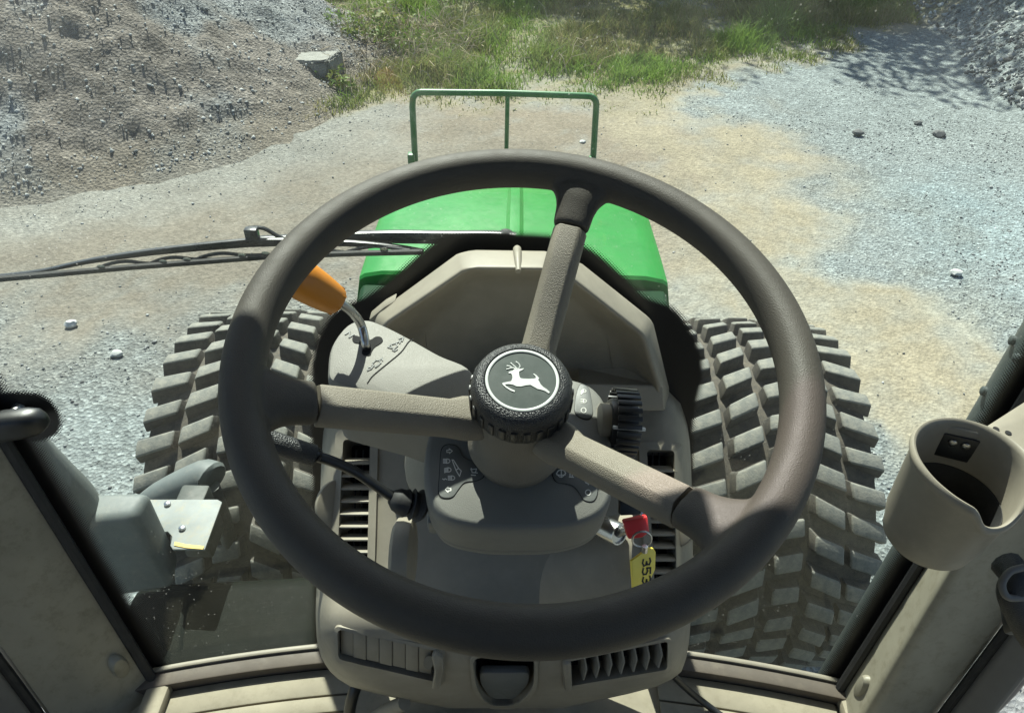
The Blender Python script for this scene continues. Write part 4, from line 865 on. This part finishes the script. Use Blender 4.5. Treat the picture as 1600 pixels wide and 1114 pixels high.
# ------------------------------------------------------------------ instrument hood behind the wheel
ih = thing('instrument_hood', (0, 0.78, 1.85), 'tan instrument hood with shaded hollow face behind the wheel', 'dashboard')
O_ = [(574, 640), (582, 492), (713, 396), (732, 389), (862, 391), (910, 411), (1019, 498), (1045, 605), (1047, 641)]
I_ = [(600, 648), (598, 508), (722, 425), (738, 420), (853, 421), (897, 439), (1006, 525), (1030, 602), (1032, 638)]
F_ = [(640, 640), (650, 530), (733, 446), (748, 440), (845, 441), (880, 456), (965, 535), (985, 600), (990, 634)]
layers = [[at(x, y+8, Y=0.83) for x, y in O_], [at(x, y, Y=0.80) for x, y in O_], [at(x, y, Y=0.745) for x, y in I_], [at(x*0.5+a*0.5, y*0.5+b*0.5, Y=0.768) for (x, y), (a, b) in zip(I_, F_)], [at(x, y, Y=0.785) for x, y in F_]]
n = len(O_); mb = MB(); mb.add([p for l in layers for p in l], [(k*n+i, k*n+i+1, (k+1)*n+i+1, (k+1)*n+i) for k in range(4) for i in range(n-1)] + [tuple(4*n+i for i in range(n))])
mb.build('hood_shell', M['tan'], ih, 60, [('BEVEL', dict(width=0.010, segments=4, limit_method='ANGLE', angle_limit=R(18)))], fixn=True)
MB().tube([at(810, 424, Y=0.746), at(809, 405, Y=0.768), at(808, 390, Y=0.795), at(808, 388, Y=0.81)], [0.0035, 0.0045, 0.0055, 0.004], 12).build('sight_tab', M['tan'], ih)
mb = MB(); q = [at(905, 574, Y=0.79), at(1000, 568, Y=0.79), at(1036, 604, Y=0.755), at(1038, 642, Y=0.74), at(905, 642, Y=0.72), at(905, 600, Y=0.735)]
mb.add(q, [(0, 1, 2, 5), (5, 2, 3, 4)]).build('lower_lip', M['tan'], ih, None, [('SOLIDIFY', dict(thickness=0.006)), ('BEVEL', dict(width=0.002, segments=2, limit_method='ANGLE'))])
for xa, ya, xb, yb in ((664, 520, 672, 640), (948, 522, 962, 600)):
    MB().tube([at(xa, ya, Y=0.7845), at(xb, yb, Y=0.7845)], 0.0009, 6).build('mould_line', M['tan'], ih)
MB().prism([at(x, y, Y=0.79) for x, y in ((576, 500), (600, 480), (618, 470), (614, 478), (590, 500), (582, 512))], V((0, 0.02, 0)), 0.003).build('side_tab', M['tan'], ih)

# ------------------------------------------------------------------ steering wheel
W0 = V((0.0093, 0.4092, 2.2634)); n_ = V((0.027, -0.2443, 0.9693)).normalized(); e1 = (GA - n_*n_.x).normalized(); e2 = n_.cross(e1)
def wl(u, v, h): return W0 + e1*u + e2*v + n_*h
def wpx(x, y, h): return plane_at(x, y, W0+n_*h, n_)
sw = thing('steering_wheel', wl(0, 0, -0.12), 'large three spoke steering wheel with black centre cap', 'steering wheel')
RR, rr_ = 0.1985, 0.0150
mb = MB(); N1, N2 = 160, 28; vs = []
for i in range(N1):
    a = 2*math.pi*i/N1; d = e1*math.cos(a)+e2*math.sin(a)
    for j in range(N2):
        b = 2*math.pi*j/N2; cb, sb_ = math.cos(b), math.sin(b)
        vs.append(W0 + d*(RR + rr_*math.copysign(abs(cb)**0.92, cb)) + n_*(1.16*rr_*math.copysign(abs(sb_)**0.92, sb_)))
mb.add(vs, [(i*N2+j, i*N2+(j+1) % N2, ((i+1) % N1)*N2+(j+1) % N2, ((i+1) % N1)*N2+j) for i in range(N1) for j in range(N2)])
def sph(r):                                          # height of spoke axis over the wheel plane
    return float(np.interp(r, [0.03, 0.06, 0.155, 0.18, 0.20], [-0.082, -0.072, -0.021, -0.009, -0.003]))
ANG = [R(75), R(-165.5), R(-45)]
for a in ANG:
    d = e1*math.cos(a)+e2*math.sin(a); sd = n_.cross(d)
    secs = []
    for r, wd, hh in ((0.198, 0.040, 0.013), (0.192, 0.034, 0.0135), (0.184, 0.0255, 0.0135), (0.176, 0.0195, 0.013), (0.168, 0.0170, 0.0125), (0.158, 0.0162, 0.0122), (0.1535, 0.0158, 0.012)):
        sl_ = (d*1.0 + n_*0.45).normalized(); secs.append((W0 + d*r + n_*sph(r), sd*wd, (n_ - d*0.4).normalized()*hh))
    mb.loft(secs, 24, 2.6)
mb.build('rim', M['rim'], sw, 80, [('REMESH', dict(mode='VOXEL', voxel_size=0.0017, use_smooth_shade=True)), ('SMOOTH', dict(factor=0.5, iterations=14))])
for a in ANG:
    d = e1*math.cos(a)+e2*math.sin(a); sd = n_.cross(d); rings = []
    prof = [(-1.0, -0.25), (-0.92, 0.25), (-0.60, 0.95), (-0.45, 1.0), (0.45, 1.0), (0.60, 0.95), (0.92, 0.25), (1.0, -0.25), (0.9, -0.85), (0.5, -1.0), (-0.5, -1.0), (-0.9, -0.85)]
    rs = [0.1525, 0.1515, 0.12, 0.09, 0.06, 0.045, 0.035, 0.022]
    mb = MB(); vs = []
    for k, r in enumerate(rs):
        c = W0+d*r+n_*sph(r); nn = (n_*1.0 - d*0.5).normalized(); s_ = 0.96 if k == 0 else 1.0
        wd = 0.0150*s_ + (0.004 if r < 0.05 else 0); vs += [c + sd*x*wd + nn*z*0.0118*s_ for x, z in prof]
    n = len(prof); mb.add(vs, [(k*n+i, k*n+(i+1) % n, (k+1)*n+(i+1) % n, (k+1)*n+i) for k in range(len(rs)-1) for i in range(n)] + [tuple(range(n)), tuple((len(rs)-1)*n+i for i in range(n))])
    mb.build('spoke', M['spoke'], sw, 50)
MB().lathe([(0.033, -0.050), (0.037, -0.062), (0.0385, -0.080), (0.0385, -0.100), (0.040, -0.122), (0.043, -0.128), (0.043, -0.134), (0.039, -0.137), (0.039, -0.149), (0.02, -0.152)], W0, n_, 64, e1).build('hub', M['spoke'], sw, 30)
cap = MB().lathe([(0.030, -0.070), (0.0385, -0.0695), (0.0400, -0.067), (0.0400, -0.052), (0.0392, -0.047), (0.0372, -0.0425), (0.0345, -0.0400), (0.0312, -0.0388), (0.0298, -0.0384), (0.0290, -0.0392), (0.0285, -0.0402), (0, -0.0402)], W0, n_, 96, e1).build('hub_cap', M['black'], sw, 35)
for i in range(26):
    a = 2*math.pi*i/26; d = e1*math.cos(a)+e2*math.sin(a); sd = n_.cross(d); c = W0+d*0.0398+n_*(-0.059)
    MB().box(c, sd*0.0026, d*0.0016, n_*0.0068, 0.0008).build('grip_rib', M['black_smooth'], cap)
EH = -0.0398
em = MB().lathe([(0.0284, -0.0003), (0.0284, 0.0002), (0.0, 0.0003)], wl(0, 0, EH), n_, 72).build('emblem_disc', M['emblem'], cap)
MB().lathe([(0.0262, 0.0), (0.0262, 0.0010), (0.0268, 0.0013), (0.0280, 0.0013), (0.0285, 0.0010), (0.0285, 0.0)], wl(0, 0, EH), n_, 96).build('emblem_ring', M['silver'], cap)
ez = lambda X, Y: wpx(720+X/5.865, 500+Y/5.865, EH)
ec = ez(592, 448)
def emb(X, Y): return wl(0, 0, EH+0.0003) + (ez(X, Y)-ec)
deer = [(466, 383), (480, 373), (506, 366), (520, 352), (545, 343), (562, 350), (580, 350), (608, 345), (600, 356), (580, 366), (563, 374), (562, 395), (566, 415), (574, 432), (600, 438), (650, 440), (700, 438), (716, 431), (712, 416), (690, 397), (697, 392), (724, 410), (746, 436), (735, 446), (742, 458), (760, 490), (785, 514), (815, 533), (842, 558), (833, 571), (800, 549), (765, 537), (732, 530), (700, 512), (665, 493), (620, 498), (580, 508), (540, 506), (508, 491), (470, 486), (434, 488), (446, 505), (490, 529), (527, 545), (523, 557), (490, 546), (450, 521), (420, 497), (409, 480), (425, 473), (470, 465), (494, 459), (504, 430), (500, 404), (490, 391), (470, 390)]
mb = MB(); mb.prism([emb(*p) for p in deer], n_*0.0005)
for st in ([(548, 354), (515, 341), (485, 343), (452, 351)], [(505, 341), (480, 326), (455, 322)], [(543, 346), (517, 321), (490, 297)], [(553, 352), (569, 330), (563, 306), (537, 286)]): mb.stroke([emb(*p) for p in sp2(st, 4, False)], 0.00085, n_, 0.0005)
mb.build('deer_emblem', M['silver'], cap, None)

# ------------------------------------------------------------------ steering column: pod, symbols, stalk, switch
PH = -0.152
cl_ = thing('steering_column', wl(0, 0.02, -0.30), 'grey tan column pod with printed symbol panels under the wheel', 'steering column')
podpx = sp2([(664, 700), (664, 768), (688, 810), (740, 826), (805, 830), (885, 826), (936, 808), (957, 772), (957, 700), (950, 642), (934, 612), (905, 596), (860, 590), (790, 592), (730, 606), (688, 640)], 5)
P0 = [wpx(x, y, PH) for x, y in podpx]
bm = MB(); n = len(P0); cen = sum(P0, V((0, 0, 0)))/n
lay = []
for inset, dz in ((0.93, 0.004), (0.965, 0.0025), (0.99, -0.002), (1.0, -0.009), (0.995, -0.044), (0.99, -0.046)): lay.append([cen+(p-cen)*inset+n_*dz for p in P0])
bm.add([p for l in lay for p in l], [(k*n+i, k*n+(i+1) % n, (k+1)*n+(i+1) % n, (k+1)*n+i) for k in range(len(lay)-1) for i in range(n)] + [tuple(range(n)), tuple((len(lay)-1)*n+i for i in range(n))])
bm.build('pod_cover', M['pod'], cl_, 45)
lay = [[cen+(p-cen)*i_+n_*dz for p in P0] for i_, dz in ((0.98, -0.0462), (0.99, -0.0475), (0.975, -0.058), (0.93, -0.068), (0.84, -0.072))]
MB().add([p for l in lay for p in l], [(k*n+i, k*n+(i+1) % n, (k+1)*n+(i+1) % n, (k+1)*n+i) for k in range(len(lay)-1) for i in range(n)] + [tuple(range(n)), tuple((len(lay)-1)*n+i for i in range(n))]).build('pod_base', M['pod'], cl_, 45)
SH = PH+0.0042
def zp2(X, Y): return wpx(660+X/5.303, 670+Y/5.303, SH)
def zp4(X, Y): return wpx(880+X/6.96, 580+Y/6.96, SH)
def panel(outline, Z_, strokes, wd):
    o_ = sp2(outline, 4); pts = [Z_(*p) for p in o_]; c = sum(pts, V((0, 0, 0)))/len(pts)
    g = MB().prism([c+(p-c)*1.035 - n_*0.0006 for p in pts], n_*0.0008).build('symbol_panel', M['void'], cl_, None)
    MB().prism([p - n_*0.0003 for p in pts], n_*0.0011, 0.0003).build('panel_face', M['panel'], g)
    mb = MB()
    for s_, close in strokes: mb.stroke([Z_(*p)+n_*0.0008 for p in s_], wd, n_, 0.0003, close)
    mb.build('printed_symbols', M['white_print'], g, None)
def lamp(x, y, s=1.0, lines=4, slant=0.0):
    d = [(x-2*s, y-18*s), (x-2*s, y+18*s)] + [(x-2*s+26*s*math.sin(a), y+18*s*math.cos(a)) for a in np.linspace(0, math.pi, 9)]
    return [(d, True)] + [([(x-9*s, y-16*s+k*32*s/(lines-1)), (x-30*s, y-16*s+k*32*s/(lines-1)+slant)], False) for k in range(lines)]
circ = lambda x, y, r: ([(x+r*math.cos(a), y+r*math.sin(a)) for a in np.linspace(0, 2*math.pi, 16, endpoint=False)], True)
panel([(205, 135), (165, 165), (152, 230), (142, 400), (135, 505), (150, 558), (200, 574), (255, 560), (300, 500), (350, 446), (440, 430), (498, 402), (516, 350), (492, 302), (440, 274), (380, 258), (330, 225), (308, 170), (270, 140)], zp2,
      [([(203, 180), (222, 180), (222, 168), (248, 187), (225, 207), (225, 197), (203, 198)], True), ([(190, 507), (212, 485), (212, 498), (236, 496), (236, 515), (213, 518), (213, 530)], True), ([(246, 260), (278, 345), (308, 396), (322, 352), (300, 330), (258, 262)], True), ([(278, 345), (300, 330)], False)]
      + lamp(204, 270) + lamp(214, 343, 1.0, 4, 6) + lamp(244, 410, 1.0) + [([(168, 418), (180, 424), (188, 416), (202, 422)], False), ([(405, 330), (412, 365), (440, 365), (448, 335), (400, 340)], False), ([(412, 365), (455, 368)], False), ([(405, 385), (440, 388)], False)], 0.00075)
panel([(1078, 375), (1088, 322), (1130, 300), (1215, 292), (1330, 320), (1440, 395), (1449, 470), (1447, 540), (1422, 592), (1380, 603), (1332, 584), (1292, 520), (1244, 472), (1180, 454), (1112, 440)], zp2,
      [([(1110, 375), (1125, 350), (1150, 342), (1175, 350), (1186, 372), (1160, 400), (1135, 400)], True), ([(1150, 335), (1150, 405)], False), ([(1115, 385), (1182, 385)], False), ([(1215, 350), (1250, 352)], False), ([(1216, 402), (1252, 404)], False), ([(1222, 352), (1222, 402)], False), ([(1240, 352), (1240, 402)], False), ([(1262, 378), (1290, 362)], False), ([(1262, 378), (1288, 395)], False),
       ([(1335, 425), (1352, 405), (1376, 402), (1398, 414), (1406, 434), (1380, 458), (1356, 452)], True), ([(1372, 395), (1374, 465)], False), circ(1372, 530, 22)], 0.00075)
panel([(185, 150), (225, 152), (272, 182), (294, 250), (318, 400), (316, 470), (290, 512), (235, 520), (160, 488), (124, 430), (130, 330), (150, 220)], zp4,
      lamp(222, 222, 1.0, 4, 20) + lamp(224, 330, 1.1, 3) + [circ(220, 430, 27)], 0.00075)
# shroud below the pod
D_ = lambda x, y, d: at(x, y, D=d)
MB().loft([(wl(0, -0.01, -0.17), e1*0.058, e2*0.05), (wl(0, 0.01, -0.20), e1*0.064, e2*0.058), (wl(0, 0.03, -0.215), e1*0.085, e2*0.07), (wl(0, 0.06, -0.26), e1*0.112, e2*0.085), (wl(0, 0.10, -0.33), e1*0.122, e2*0.10), (wl(0, 0.14, -0.42), e1*0.125, e2*0.10), (wl(0, 0.18, -0.52), e1*0.11, e2*0.10)], 36, 2.8).build('column_shroud', M['tan'], cl_, 50)
for s in (-1, 1): MB().box(wl(s*0.060, -0.034, -0.236), e1*0.020, e2*0.008, n_*0.014, 0.004).build('neck_clip', M['panel'], cl_)
MB().tube([wl(0, -0.0402, -0.215), wl(0, -0.0252, -0.26), wl(0, -0.0002, -0.33), wl(0, 0.0398, -0.42)], 0.0011, 6).build('shroud_seam', M['void'], cl_)
MB().lathe([(0.0, -0.012), (0.034, -0.012), (0.040, -0.008), (0.041, 0.0), (0.040, 0.008), (0.034, 0.010), (0, 0.012)], at(632, 868, D=0.79), GA, 40).build('tilt_knob', M['tan'], cl_)
# light switch on the right
sc_ = at(973, 660, D=0.672); sax = (e1*1.0 - n_*0.06).normalized()
lk = MB().lathe([(0.0, -0.0135), (0.0205, -0.0135), (0.0215, -0.011), (0.0220, 0.0), (0.0208, 0.010), (0.018, 0.0125), (0, 0.013)], sc_, sax, 48).build('light_switch', M['black_smooth'], cl_)
MB().lathe([(0.012, -0.024), (0.0165, -0.022), (0.0165, -0.0133), (0.0, -0.0133)], sc_, sax, 32).build('switch_collar', M['tan'], lk)
a0 = sax.orthogonal(); b0_ = sax.cross(a0)
for i in range(26):
    a = 2*math.pi*i/26; d = a0*math.cos(a)+b0_*math.sin(a); MB().box(sc_+d*0.0214, sax*0.0108, d*0.0010, sax.cross(d)*0.0017, 0.0006).build('grip_rib', M['black_smooth'], lk)
d = (ray(985, 660)*-1).normalized(); d = (d - sax*d.dot(sax)).normalized(); d = (d + V((0, 0, -0.25))).normalized(); d = (d-sax*d.dot(sax)).normalized()
MB().box(sc_+d*0.0226+sax*0.001, sax*0.0145, d*0.0022, sax.cross(d)*0.0014, 0.0005).build('pointer_mark', M['white_print'], lk)
# stalk on the left
stk = thing('signal_stalk', at(650, 785, D=0.655), 'black signal stalk with rubber boot left of the column', 'stalk')
bp = [at(662, 792, D=0.662), at(655, 790, D=0.66), at(650, 789, D=0.658), at(644, 788, D=0.657), at(639, 787, D=0.656), at(634, 786, D=0.655), at(628, 784, D=0.653), at(620, 780, D=0.651), at(611, 776, D=0.649)]
MB().tube(bp, [0.012, 0.015, 0.0105, 0.0145, 0.0095, 0.013, 0.0115, 0.0105, 0.006], 20).build('boot', M['rubber'], stk, 60)
MB().tube(spline([at(614, 777, D=0.650), at(585, 757, D=0.643), at(555, 737, D=0.635), at(520, 721, D=0.625), at(488, 711, D=0.617)], 5), 0.0046, 14).build('stem', M['black_smooth'], stk)
MB().tube(spline([at(491, 712, D=0.618), at(487, 711, D=0.617), at(450, 699, D=0.607), at(418, 688, D=0.60), at(385, 678, D=0.592)], 5), [0.006, 0.0075, 0.0085, 0.009]+[0.0095]*17, 16).build('handle', M['black'], stk)
# ------------------------------------------------------------------ direction reverser
TH = -0.121
rv = thing('direction_lever', wpx(600, 560, TH-0.05), 'orange knobbed direction lever on a pale tan housing', 'lever')
tp = sp2([(511, 575), (517, 540), (540, 509), (568, 500), (596, 508), (640, 530), (690, 558), (735, 578), (748, 610), (745, 650), (700, 655), (620, 628), (560, 612), (516, 598)], 4)
T0 = [wpx(x, y, TH) for x, y in tp]; n = len(T0); cen = sum(T0, V((0, 0, 0)))/n
lay = [[cen+(p-cen)*i_+n_*dz for p in T0] for i_, dz in ((0.90, 0.003), (0.95, 0.0022), (0.985, -0.002), (1.0, -0.010), (1.02, -0.05), (1.0, -0.10))]
MB().add([p for l in lay for p in l], [(k*n+i, k*n+(i+1) % n, (k+1)*n+(i+1) % n, (k+1)*n+i) for k in range(len(lay)-1) for i in range(n)] + [tuple(range(n)), tuple((len(lay)-1)*n+i for i in range(n))]).build('housing', M['grey_tan'], rv, 45)
zt3 = lambda X, Y, h=0.0032: wpx(500+X/5.06, 400+Y/5.06, TH+h)
MB().prism([zt3(*p) for p in sp2([(255, 658), (272, 632), (312, 640), (352, 668), (400, 664), (440, 640), (480, 642), (498, 668), (476, 694), (432, 722), (408, 758), (396, 786), (350, 786), (330, 768), (340, 730), (318, 697), (270, 684)], 3)], n_*0.0004).build('slot', M['void'], rv, None)
mb = MB(); mb.stroke([zt3(*p) for p in sp2([(735, 658), (700, 680), (640, 760), (540, 845), (420, 945), (375, 1005)], 5, False)], 0.0009, n_, 0.0003); mb.build('seam', M['void'], rv, None)
mb = MB()
for st, cl2 in (([(200, 620), (236, 598), (230, 645), (268, 622)], False), ([(538, 722), (560, 700), (600, 690), (612, 712), (575, 745), (590, 752), (610, 738)], False), ([(560, 702), (575, 730), (545, 724)], False), ([(600, 690), (640, 668), (630, 690)], False), ([(625, 655), (660, 642), (650, 672)], False),
                ([(415, 850), (440, 826), (470, 826), (480, 846), (440, 880), (432, 866), (412, 866)], True), ([(470, 826), (492, 806), (494, 826)], False), ([(376, 905), (380, 880), (402, 880)], False), ([(376, 905), (405, 892), (420, 872)], False), ([(440, 880), (465, 862)], False)):
    mb.stroke([zt3(*p) for p in st], 0.0011, n_, 0.0005, cl2)
mb.build('moulded_symbols', M['panel'], rv, None)
s0 = zt3(365, 720, -0.03); s1 = zt3(365, 715, 0.004)
rod = spline([s0, s1, at(565, 510, D=0.672), at(552, 490, D=0.658), at(538, 478, D=0.648), at(520, 467, D=0.640)], 6)
MB().tube(rod, 0.0042, 14).build('rod', M['steel'], rv)
k0, k1 = at(526, 471, D=0.641), at(440, 418, D=0.600); dk = (k1-k0)
kl = dk.length
kn = MB().lathe([(0.0, 0.007), (0.0098, 0.006), (0.0102, 0.0005), (0.0108, 0.0), (0.0122, 0.0), (0.0128, 0.001), (0.0142, kl*0.13), (0.0160, kl*0.35), (0.0172, kl*0.6), (0.0165, kl*0.85), (0.012, kl*0.97), (0.0, kl)], k0, dk, 40).build('knob', M['orange'], rv, 40)
dn = dk.normalized(); a0 = dn.orthogonal(); b0_ = dn.cross(a0)
for i in range(7):
    a = 2*math.pi*i/7; d = a0*math.cos(a)+b0_*math.sin(a); MB().box(k0 + dn*0.0035 + d*0.0072, d*0.0027, dn*0.0030, dn.cross(d)*0.0007, 0).build('rib', M['orange'], kn)
MB().lathe([(0.0, 0.0), (0.0052, 0.0), (0.0052, 0.006), (0.0, 0.006)], k0, dn, 20).build('rod_socket', M['orange'], kn)
# ------------------------------------------------------------------ ignition and keys
mb = MB(); mb.loft([(at(885, 905, D=0.80), V((0.03, 0.02, 0)), V((0, 0.02, 0.05))), (at(935, 885, D=0.775), V((0.01, 0.03, 0)), V((0, 0.02, 0.045))), (at(972, 872, D=0.755), V((0.004, 0.03, 0)), V((0, 0.016, 0.038))), (at(985, 866, D=0.748), V((0.003, 0.026, 0)), V((0, 0.014, 0.033)))], 28, 2.4); mb.build('ignition_housing', M['tan'], cl_, 50)
kax = V((0.55, -0.62, 0.35)).normalized(); kc = at(966, 834, D=0.722)
MB().lathe([(0.0115, -0.022), (0.0115, 0.0), (0.0108, 0.002), (0.0092, 0.002), (0.0085, 0.0), (0, 0.0)], kc, kax, 36).build('ignition_barrel', M['steel'], cl_)
ky = thing('ignition_key', kc, 'red and black ignition key with ring and yellow number tag', 'key')
def quad_slab(px, D, th, name, mat, bev=0.002):
    p = [at(x, y, D=D) for x, y in px]; nn = (p[1]-p[0]).cross(p[2]-p[0]).normalized()
    if nn.dot(CAM-p[0]) > 0: nn = -nn
    return MB().prism(p, nn*th, bev).build(name, mat, ky)
quad_slab([(969, 772), (1003, 775), (1002, 804), (968, 806)], 0.690, 0.012, 'fob_cap', M['black_smooth'])
quad_slab([(1001, 786), (1004, 784), (1006, 800), (1002, 806)], 0.689, 0.010, 'fob_edge', M['steel'], 0.0)
quad_slab([(973, 814), (1002, 808), (1012, 806), (1015, 832), (1004, 840), (982, 843)], 0.697, 0.011, 'fob_body', M['red'], 0.002)
MB().tube([kc, at(988, 820, D=0.70)], 0.004, 8).build('blade', M['steel'], ky)
rc_ = at(1003, 842, D=0.690); ra = CR*0.0090; rb = (CU*0.9 - _f*0.45).normalized()*0.0092
rp = [rc_ + ra*math.cos(a)+rb*math.sin(a) for a in np.linspace(0, 2*math.pi, 33)]
MB().tube(rp, 0.0010, 8).build('key_ring', M['steel'], ky)
MB().tube([at(1008, 853, D=0.691), at(1007, 862, D=0.694)], 0.003, 8).build('ring_link', M['steel'], ky)
tgp = [at(x, y, D=d) for x, y, d in ((988, 878, 0.690), (994, 873, 0.692), (1011, 856, 0.700), (1019, 855, 0.703), (1024, 862, 0.705), (1023, 889, 0.709), (1017, 904, 0.708), (1009, 916, 0.706), (990, 925, 0.700))]
o_, u_ = at(988, 878, D=0.692), (at(1023, 866, D=0.704)-at(988, 878, D=0.692)); v_ = at(989, 925, D=0.700)-o_; nn = u_.cross(v_).normalized()
if nn.dot(CAM-o_) < 0: nn = -nn
flat = [p - nn*(p-o_).dot(nn) for p in tgp]
tg = MB().prism(flat, -nn*0.003, 0.0006).build('key_tag', M['yellow'], ky)
def tagp(x, y): r = ray(x, y); P = CAM + r*((o_+nn*0.0002-CAM).dot(nn)/r.dot(nn)); return P
mb = MB()
def digit(kind, y0):
    # characters lie on their side, reading down the tag
    X0, X1, h = 1016.5, 1004.0, 10.5; f_ = lambda u, v: tagp(X0+(X1-X0)*v - 0.12*0, y0+h*u + (1-v)*-3.0)
    if kind == '3': pts = [(0.05, 0.1), (0.5, 0.0), (0.95, 0.15), (0.9, 0.42), (0.45, 0.5), (0.9, 0.58), (0.98, 0.85), (0.5, 1.0), (0.02, 0.9)]
    else: pts = [(0.95, 0.02), (0.15, 0.02), (0.08, 0.45), (0.55, 0.38), (0.95, 0.55), (0.9, 0.88), (0.5, 1.0), (0.02, 0.9)]
    mb.stroke([f_(u, v) for u, v in pts], 0.0016, nn, 0.0003)
digit('3', 874); digit('5', 888); digit('3', 902); mb.build('tag_digits', M['ink'], tg, None)

# ------------------------------------------------------------------ cup holder on the right pillar
ct = at(1520, 721, D=0.80); CRD, CH = 0.0625, 0.138
cu = thing('cup_holder', (ct.x, ct.y, ct.z-CH), 'tan cup holder with a cut out lip on the right pillar', 'cup holder')
NA = 144; _lg = np.arange(360); _lz = np.interp(_lg, [165, 195, 220, 240, 250, 256, 264, 275, 290, 300, 312, 328, 345], [0, 0.002, 0.006, 0.011, 0.014, 0.018, 0.036, 0.043, 0.044, 0.041, 0.030, 0.011, 0]); _ker = np.hanning(23); _lz = np.convolve(np.concatenate([_lz[-30:], _lz, _lz[:30]]), _ker/_ker.sum(), 'same')[30:-30]
toC = math.atan2(-ct.y-0.02, -ct.x+0.10)          # the cut out faces the driver
def lip(a):
    return -float(np.interp(math.degrees(a) % 360, _lg, _lz))
def ringc(r, z, use=True): return [V((ct.x+r*math.cos(a), ct.y+r*math.sin(a), ct.z+z+(lip(a) if use else 0))) for a in np.linspace(0, 2*math.pi, NA, endpoint=False)]
prof = [(0.0, -CH, 0), (CRD*0.72, -CH, 0), (CRD*0.80, -CH+0.006, 0), (CRD*0.84, -CH+0.02, 0), (CRD*0.90, -0.10, 0), (CRD*0.965, -0.012, 1), (CRD*1.0, -0.007, 1), (CRD*1.035, -0.001, 1), (CRD*1.025, 0.004, 1), (CRD*0.99, 0.006, 1), (CRD*0.95, 0.005, 1), (CRD*0.92, 0.0, 1), (CRD*0.91, -0.010, 1), (CRD*0.85, -0.10, 0), (CRD*0.78, -CH+0.014, 0), (0.0, -CH+0.012, 0)]
mb = MB(); vs = [p for r, z, u in prof for p in ringc(max(r, 1e-4), z, u)]
mb.add(vs, [(k*NA+i, k*NA+(i+1) % NA, (k+1)*NA+(i+1) % NA, (k+1)*NA+i) for k in range(len(prof)-1) for i in range(NA)])
mb.build('cup', M['tan'], cu, 50)
pp_ = pillar_pt(1, ct.z)
MB().prism([V((ct.x-0.01, ct.y+CRD*0.97, ct.z-0.002)), V((ct.x+0.045, ct.y+CRD*0.95, ct.z-0.002)), V((pp_.x+0.01, pp_.y-0.04, ct.z-0.002)), V((pp_.x+0.03, pp_.y-0.08, ct.z-0.002)), V((ct.x+CRD*0.98, ct.y+0.005, ct.z-0.002)), V((ct.x+CRD*0.68, ct.y+CRD*0.70, ct.z-0.002))], V((0, 0, -0.03)), 0.004).build('flange', M['tan'], cu)
d = V((0.35, 1, 0)).normalized(); c = ct + d*(CRD*0.875) + UP*-0.032; sd = UP.cross(d)
MB().box(c, sd*0.019, d*0.0025, UP*0.018, 0.001).build('clip_plate', M['black_smooth'], cu)
for k in (-1, 1): MB().lathe([(0.0048, 0), (0.0048, 0.002), (0.003, 0.003), (0, 0.003)], c - d*0.0026 + sd*0.007*k + UP*0.008, -d, 14).build('screw', M['steel'], cu)
MB().lathe([(CRD*0.775, -CH+0.014), (CRD*0.865, -0.062), (CRD*0.855, -0.062), (CRD*0.765, -CH+0.016)], ct, UP, 64).build('rubber_shade_liner', M['rubber'], cu)  # black rubber that also puts the shade low in the cup into colour
mb = MB(); mb.lathe([(CRD*0.76, 0), (CRD*0.76, 0.004), (0, 0.005)], (ct.x, ct.y, ct.z-CH+0.0125), UP, 40); mb.build('rubber_mat', M['rubber'], cu)
for k in (0, 1): MB().lathe([(0.0035, 0), (0.0035, 0.0006), (0, 0.0006)], V((ct.x+0.052+k*0.011, ct.y+CRD*0.84-k*0.006, ct.z-0.0015)), UP, 12).build('hole', M['void'], cu)
tg2 = MB().loft([(V((ct.x+0.012, ct.y-0.022, ct.z-CH+0.03)), V((0.014, 0.004, 0)), V((-0.004, 0.018, 0.01))), (V((ct.x+0.012, ct.y-0.022, ct.z-CH+0.05)), V((0.016, 0.004, 0)), V((-0.004, 0.02, 0.01))), (V((ct.x+0.012, ct.y-0.024, ct.z-CH+0.066)), V((0.010, 0.003, 0)), V((-0.003, 0.013, 0.006)))], 24).build('pale_cap', M['tank'], None, 50)
tag(tg2, 'pale grey cap lying inside the cup holder', 'cap')

# ------------------------------------------------------------------ pedals and hoses low in the footwell
pd = thing('brake_pedal', (-0.14, 0.5, 1.33), 'tan pedal arm below the console at the bottom edge', 'pedal')
MB().tube(spline([at(632, 1098, Z=1.50), at(600, 1112, Z=1.45), at(570, 1135, Z=1.38)], 5), 0.011, 10).build('pedal_arm', M['tan'], pd)
MB().box(at(640, 1150, Z=1.36), V((0.04, 0, 0)), V((0, 0.03, 0.012)), V((0, -0.003, 0.008)), 0.004).build('pedal_pad', M['rubber'], pd)
h1 = MB().tube(spline([at(562, 1060, Z=1.44), at(552, 1085, Z=1.42), at(546, 1114, Z=1.38), at(546, 1150, Z=1.335)], 5), 0.0095, 12).build('black_hose', M['black_smooth'], None); tag(h1, 'thick black hose hanging left below the console', 'hose')
h2 = MB().tube(spline([at(1052, 1055, Z=1.42), at(1078, 1080, Z=1.37), at(1110, 1105, Z=1.335), at(1150, 1135, Z=1.33)], 5), 0.006, 10).build('black_cable', M['black_smooth'], None); tag(h2, 'thin black cable across the floor right of the console', 'cable')
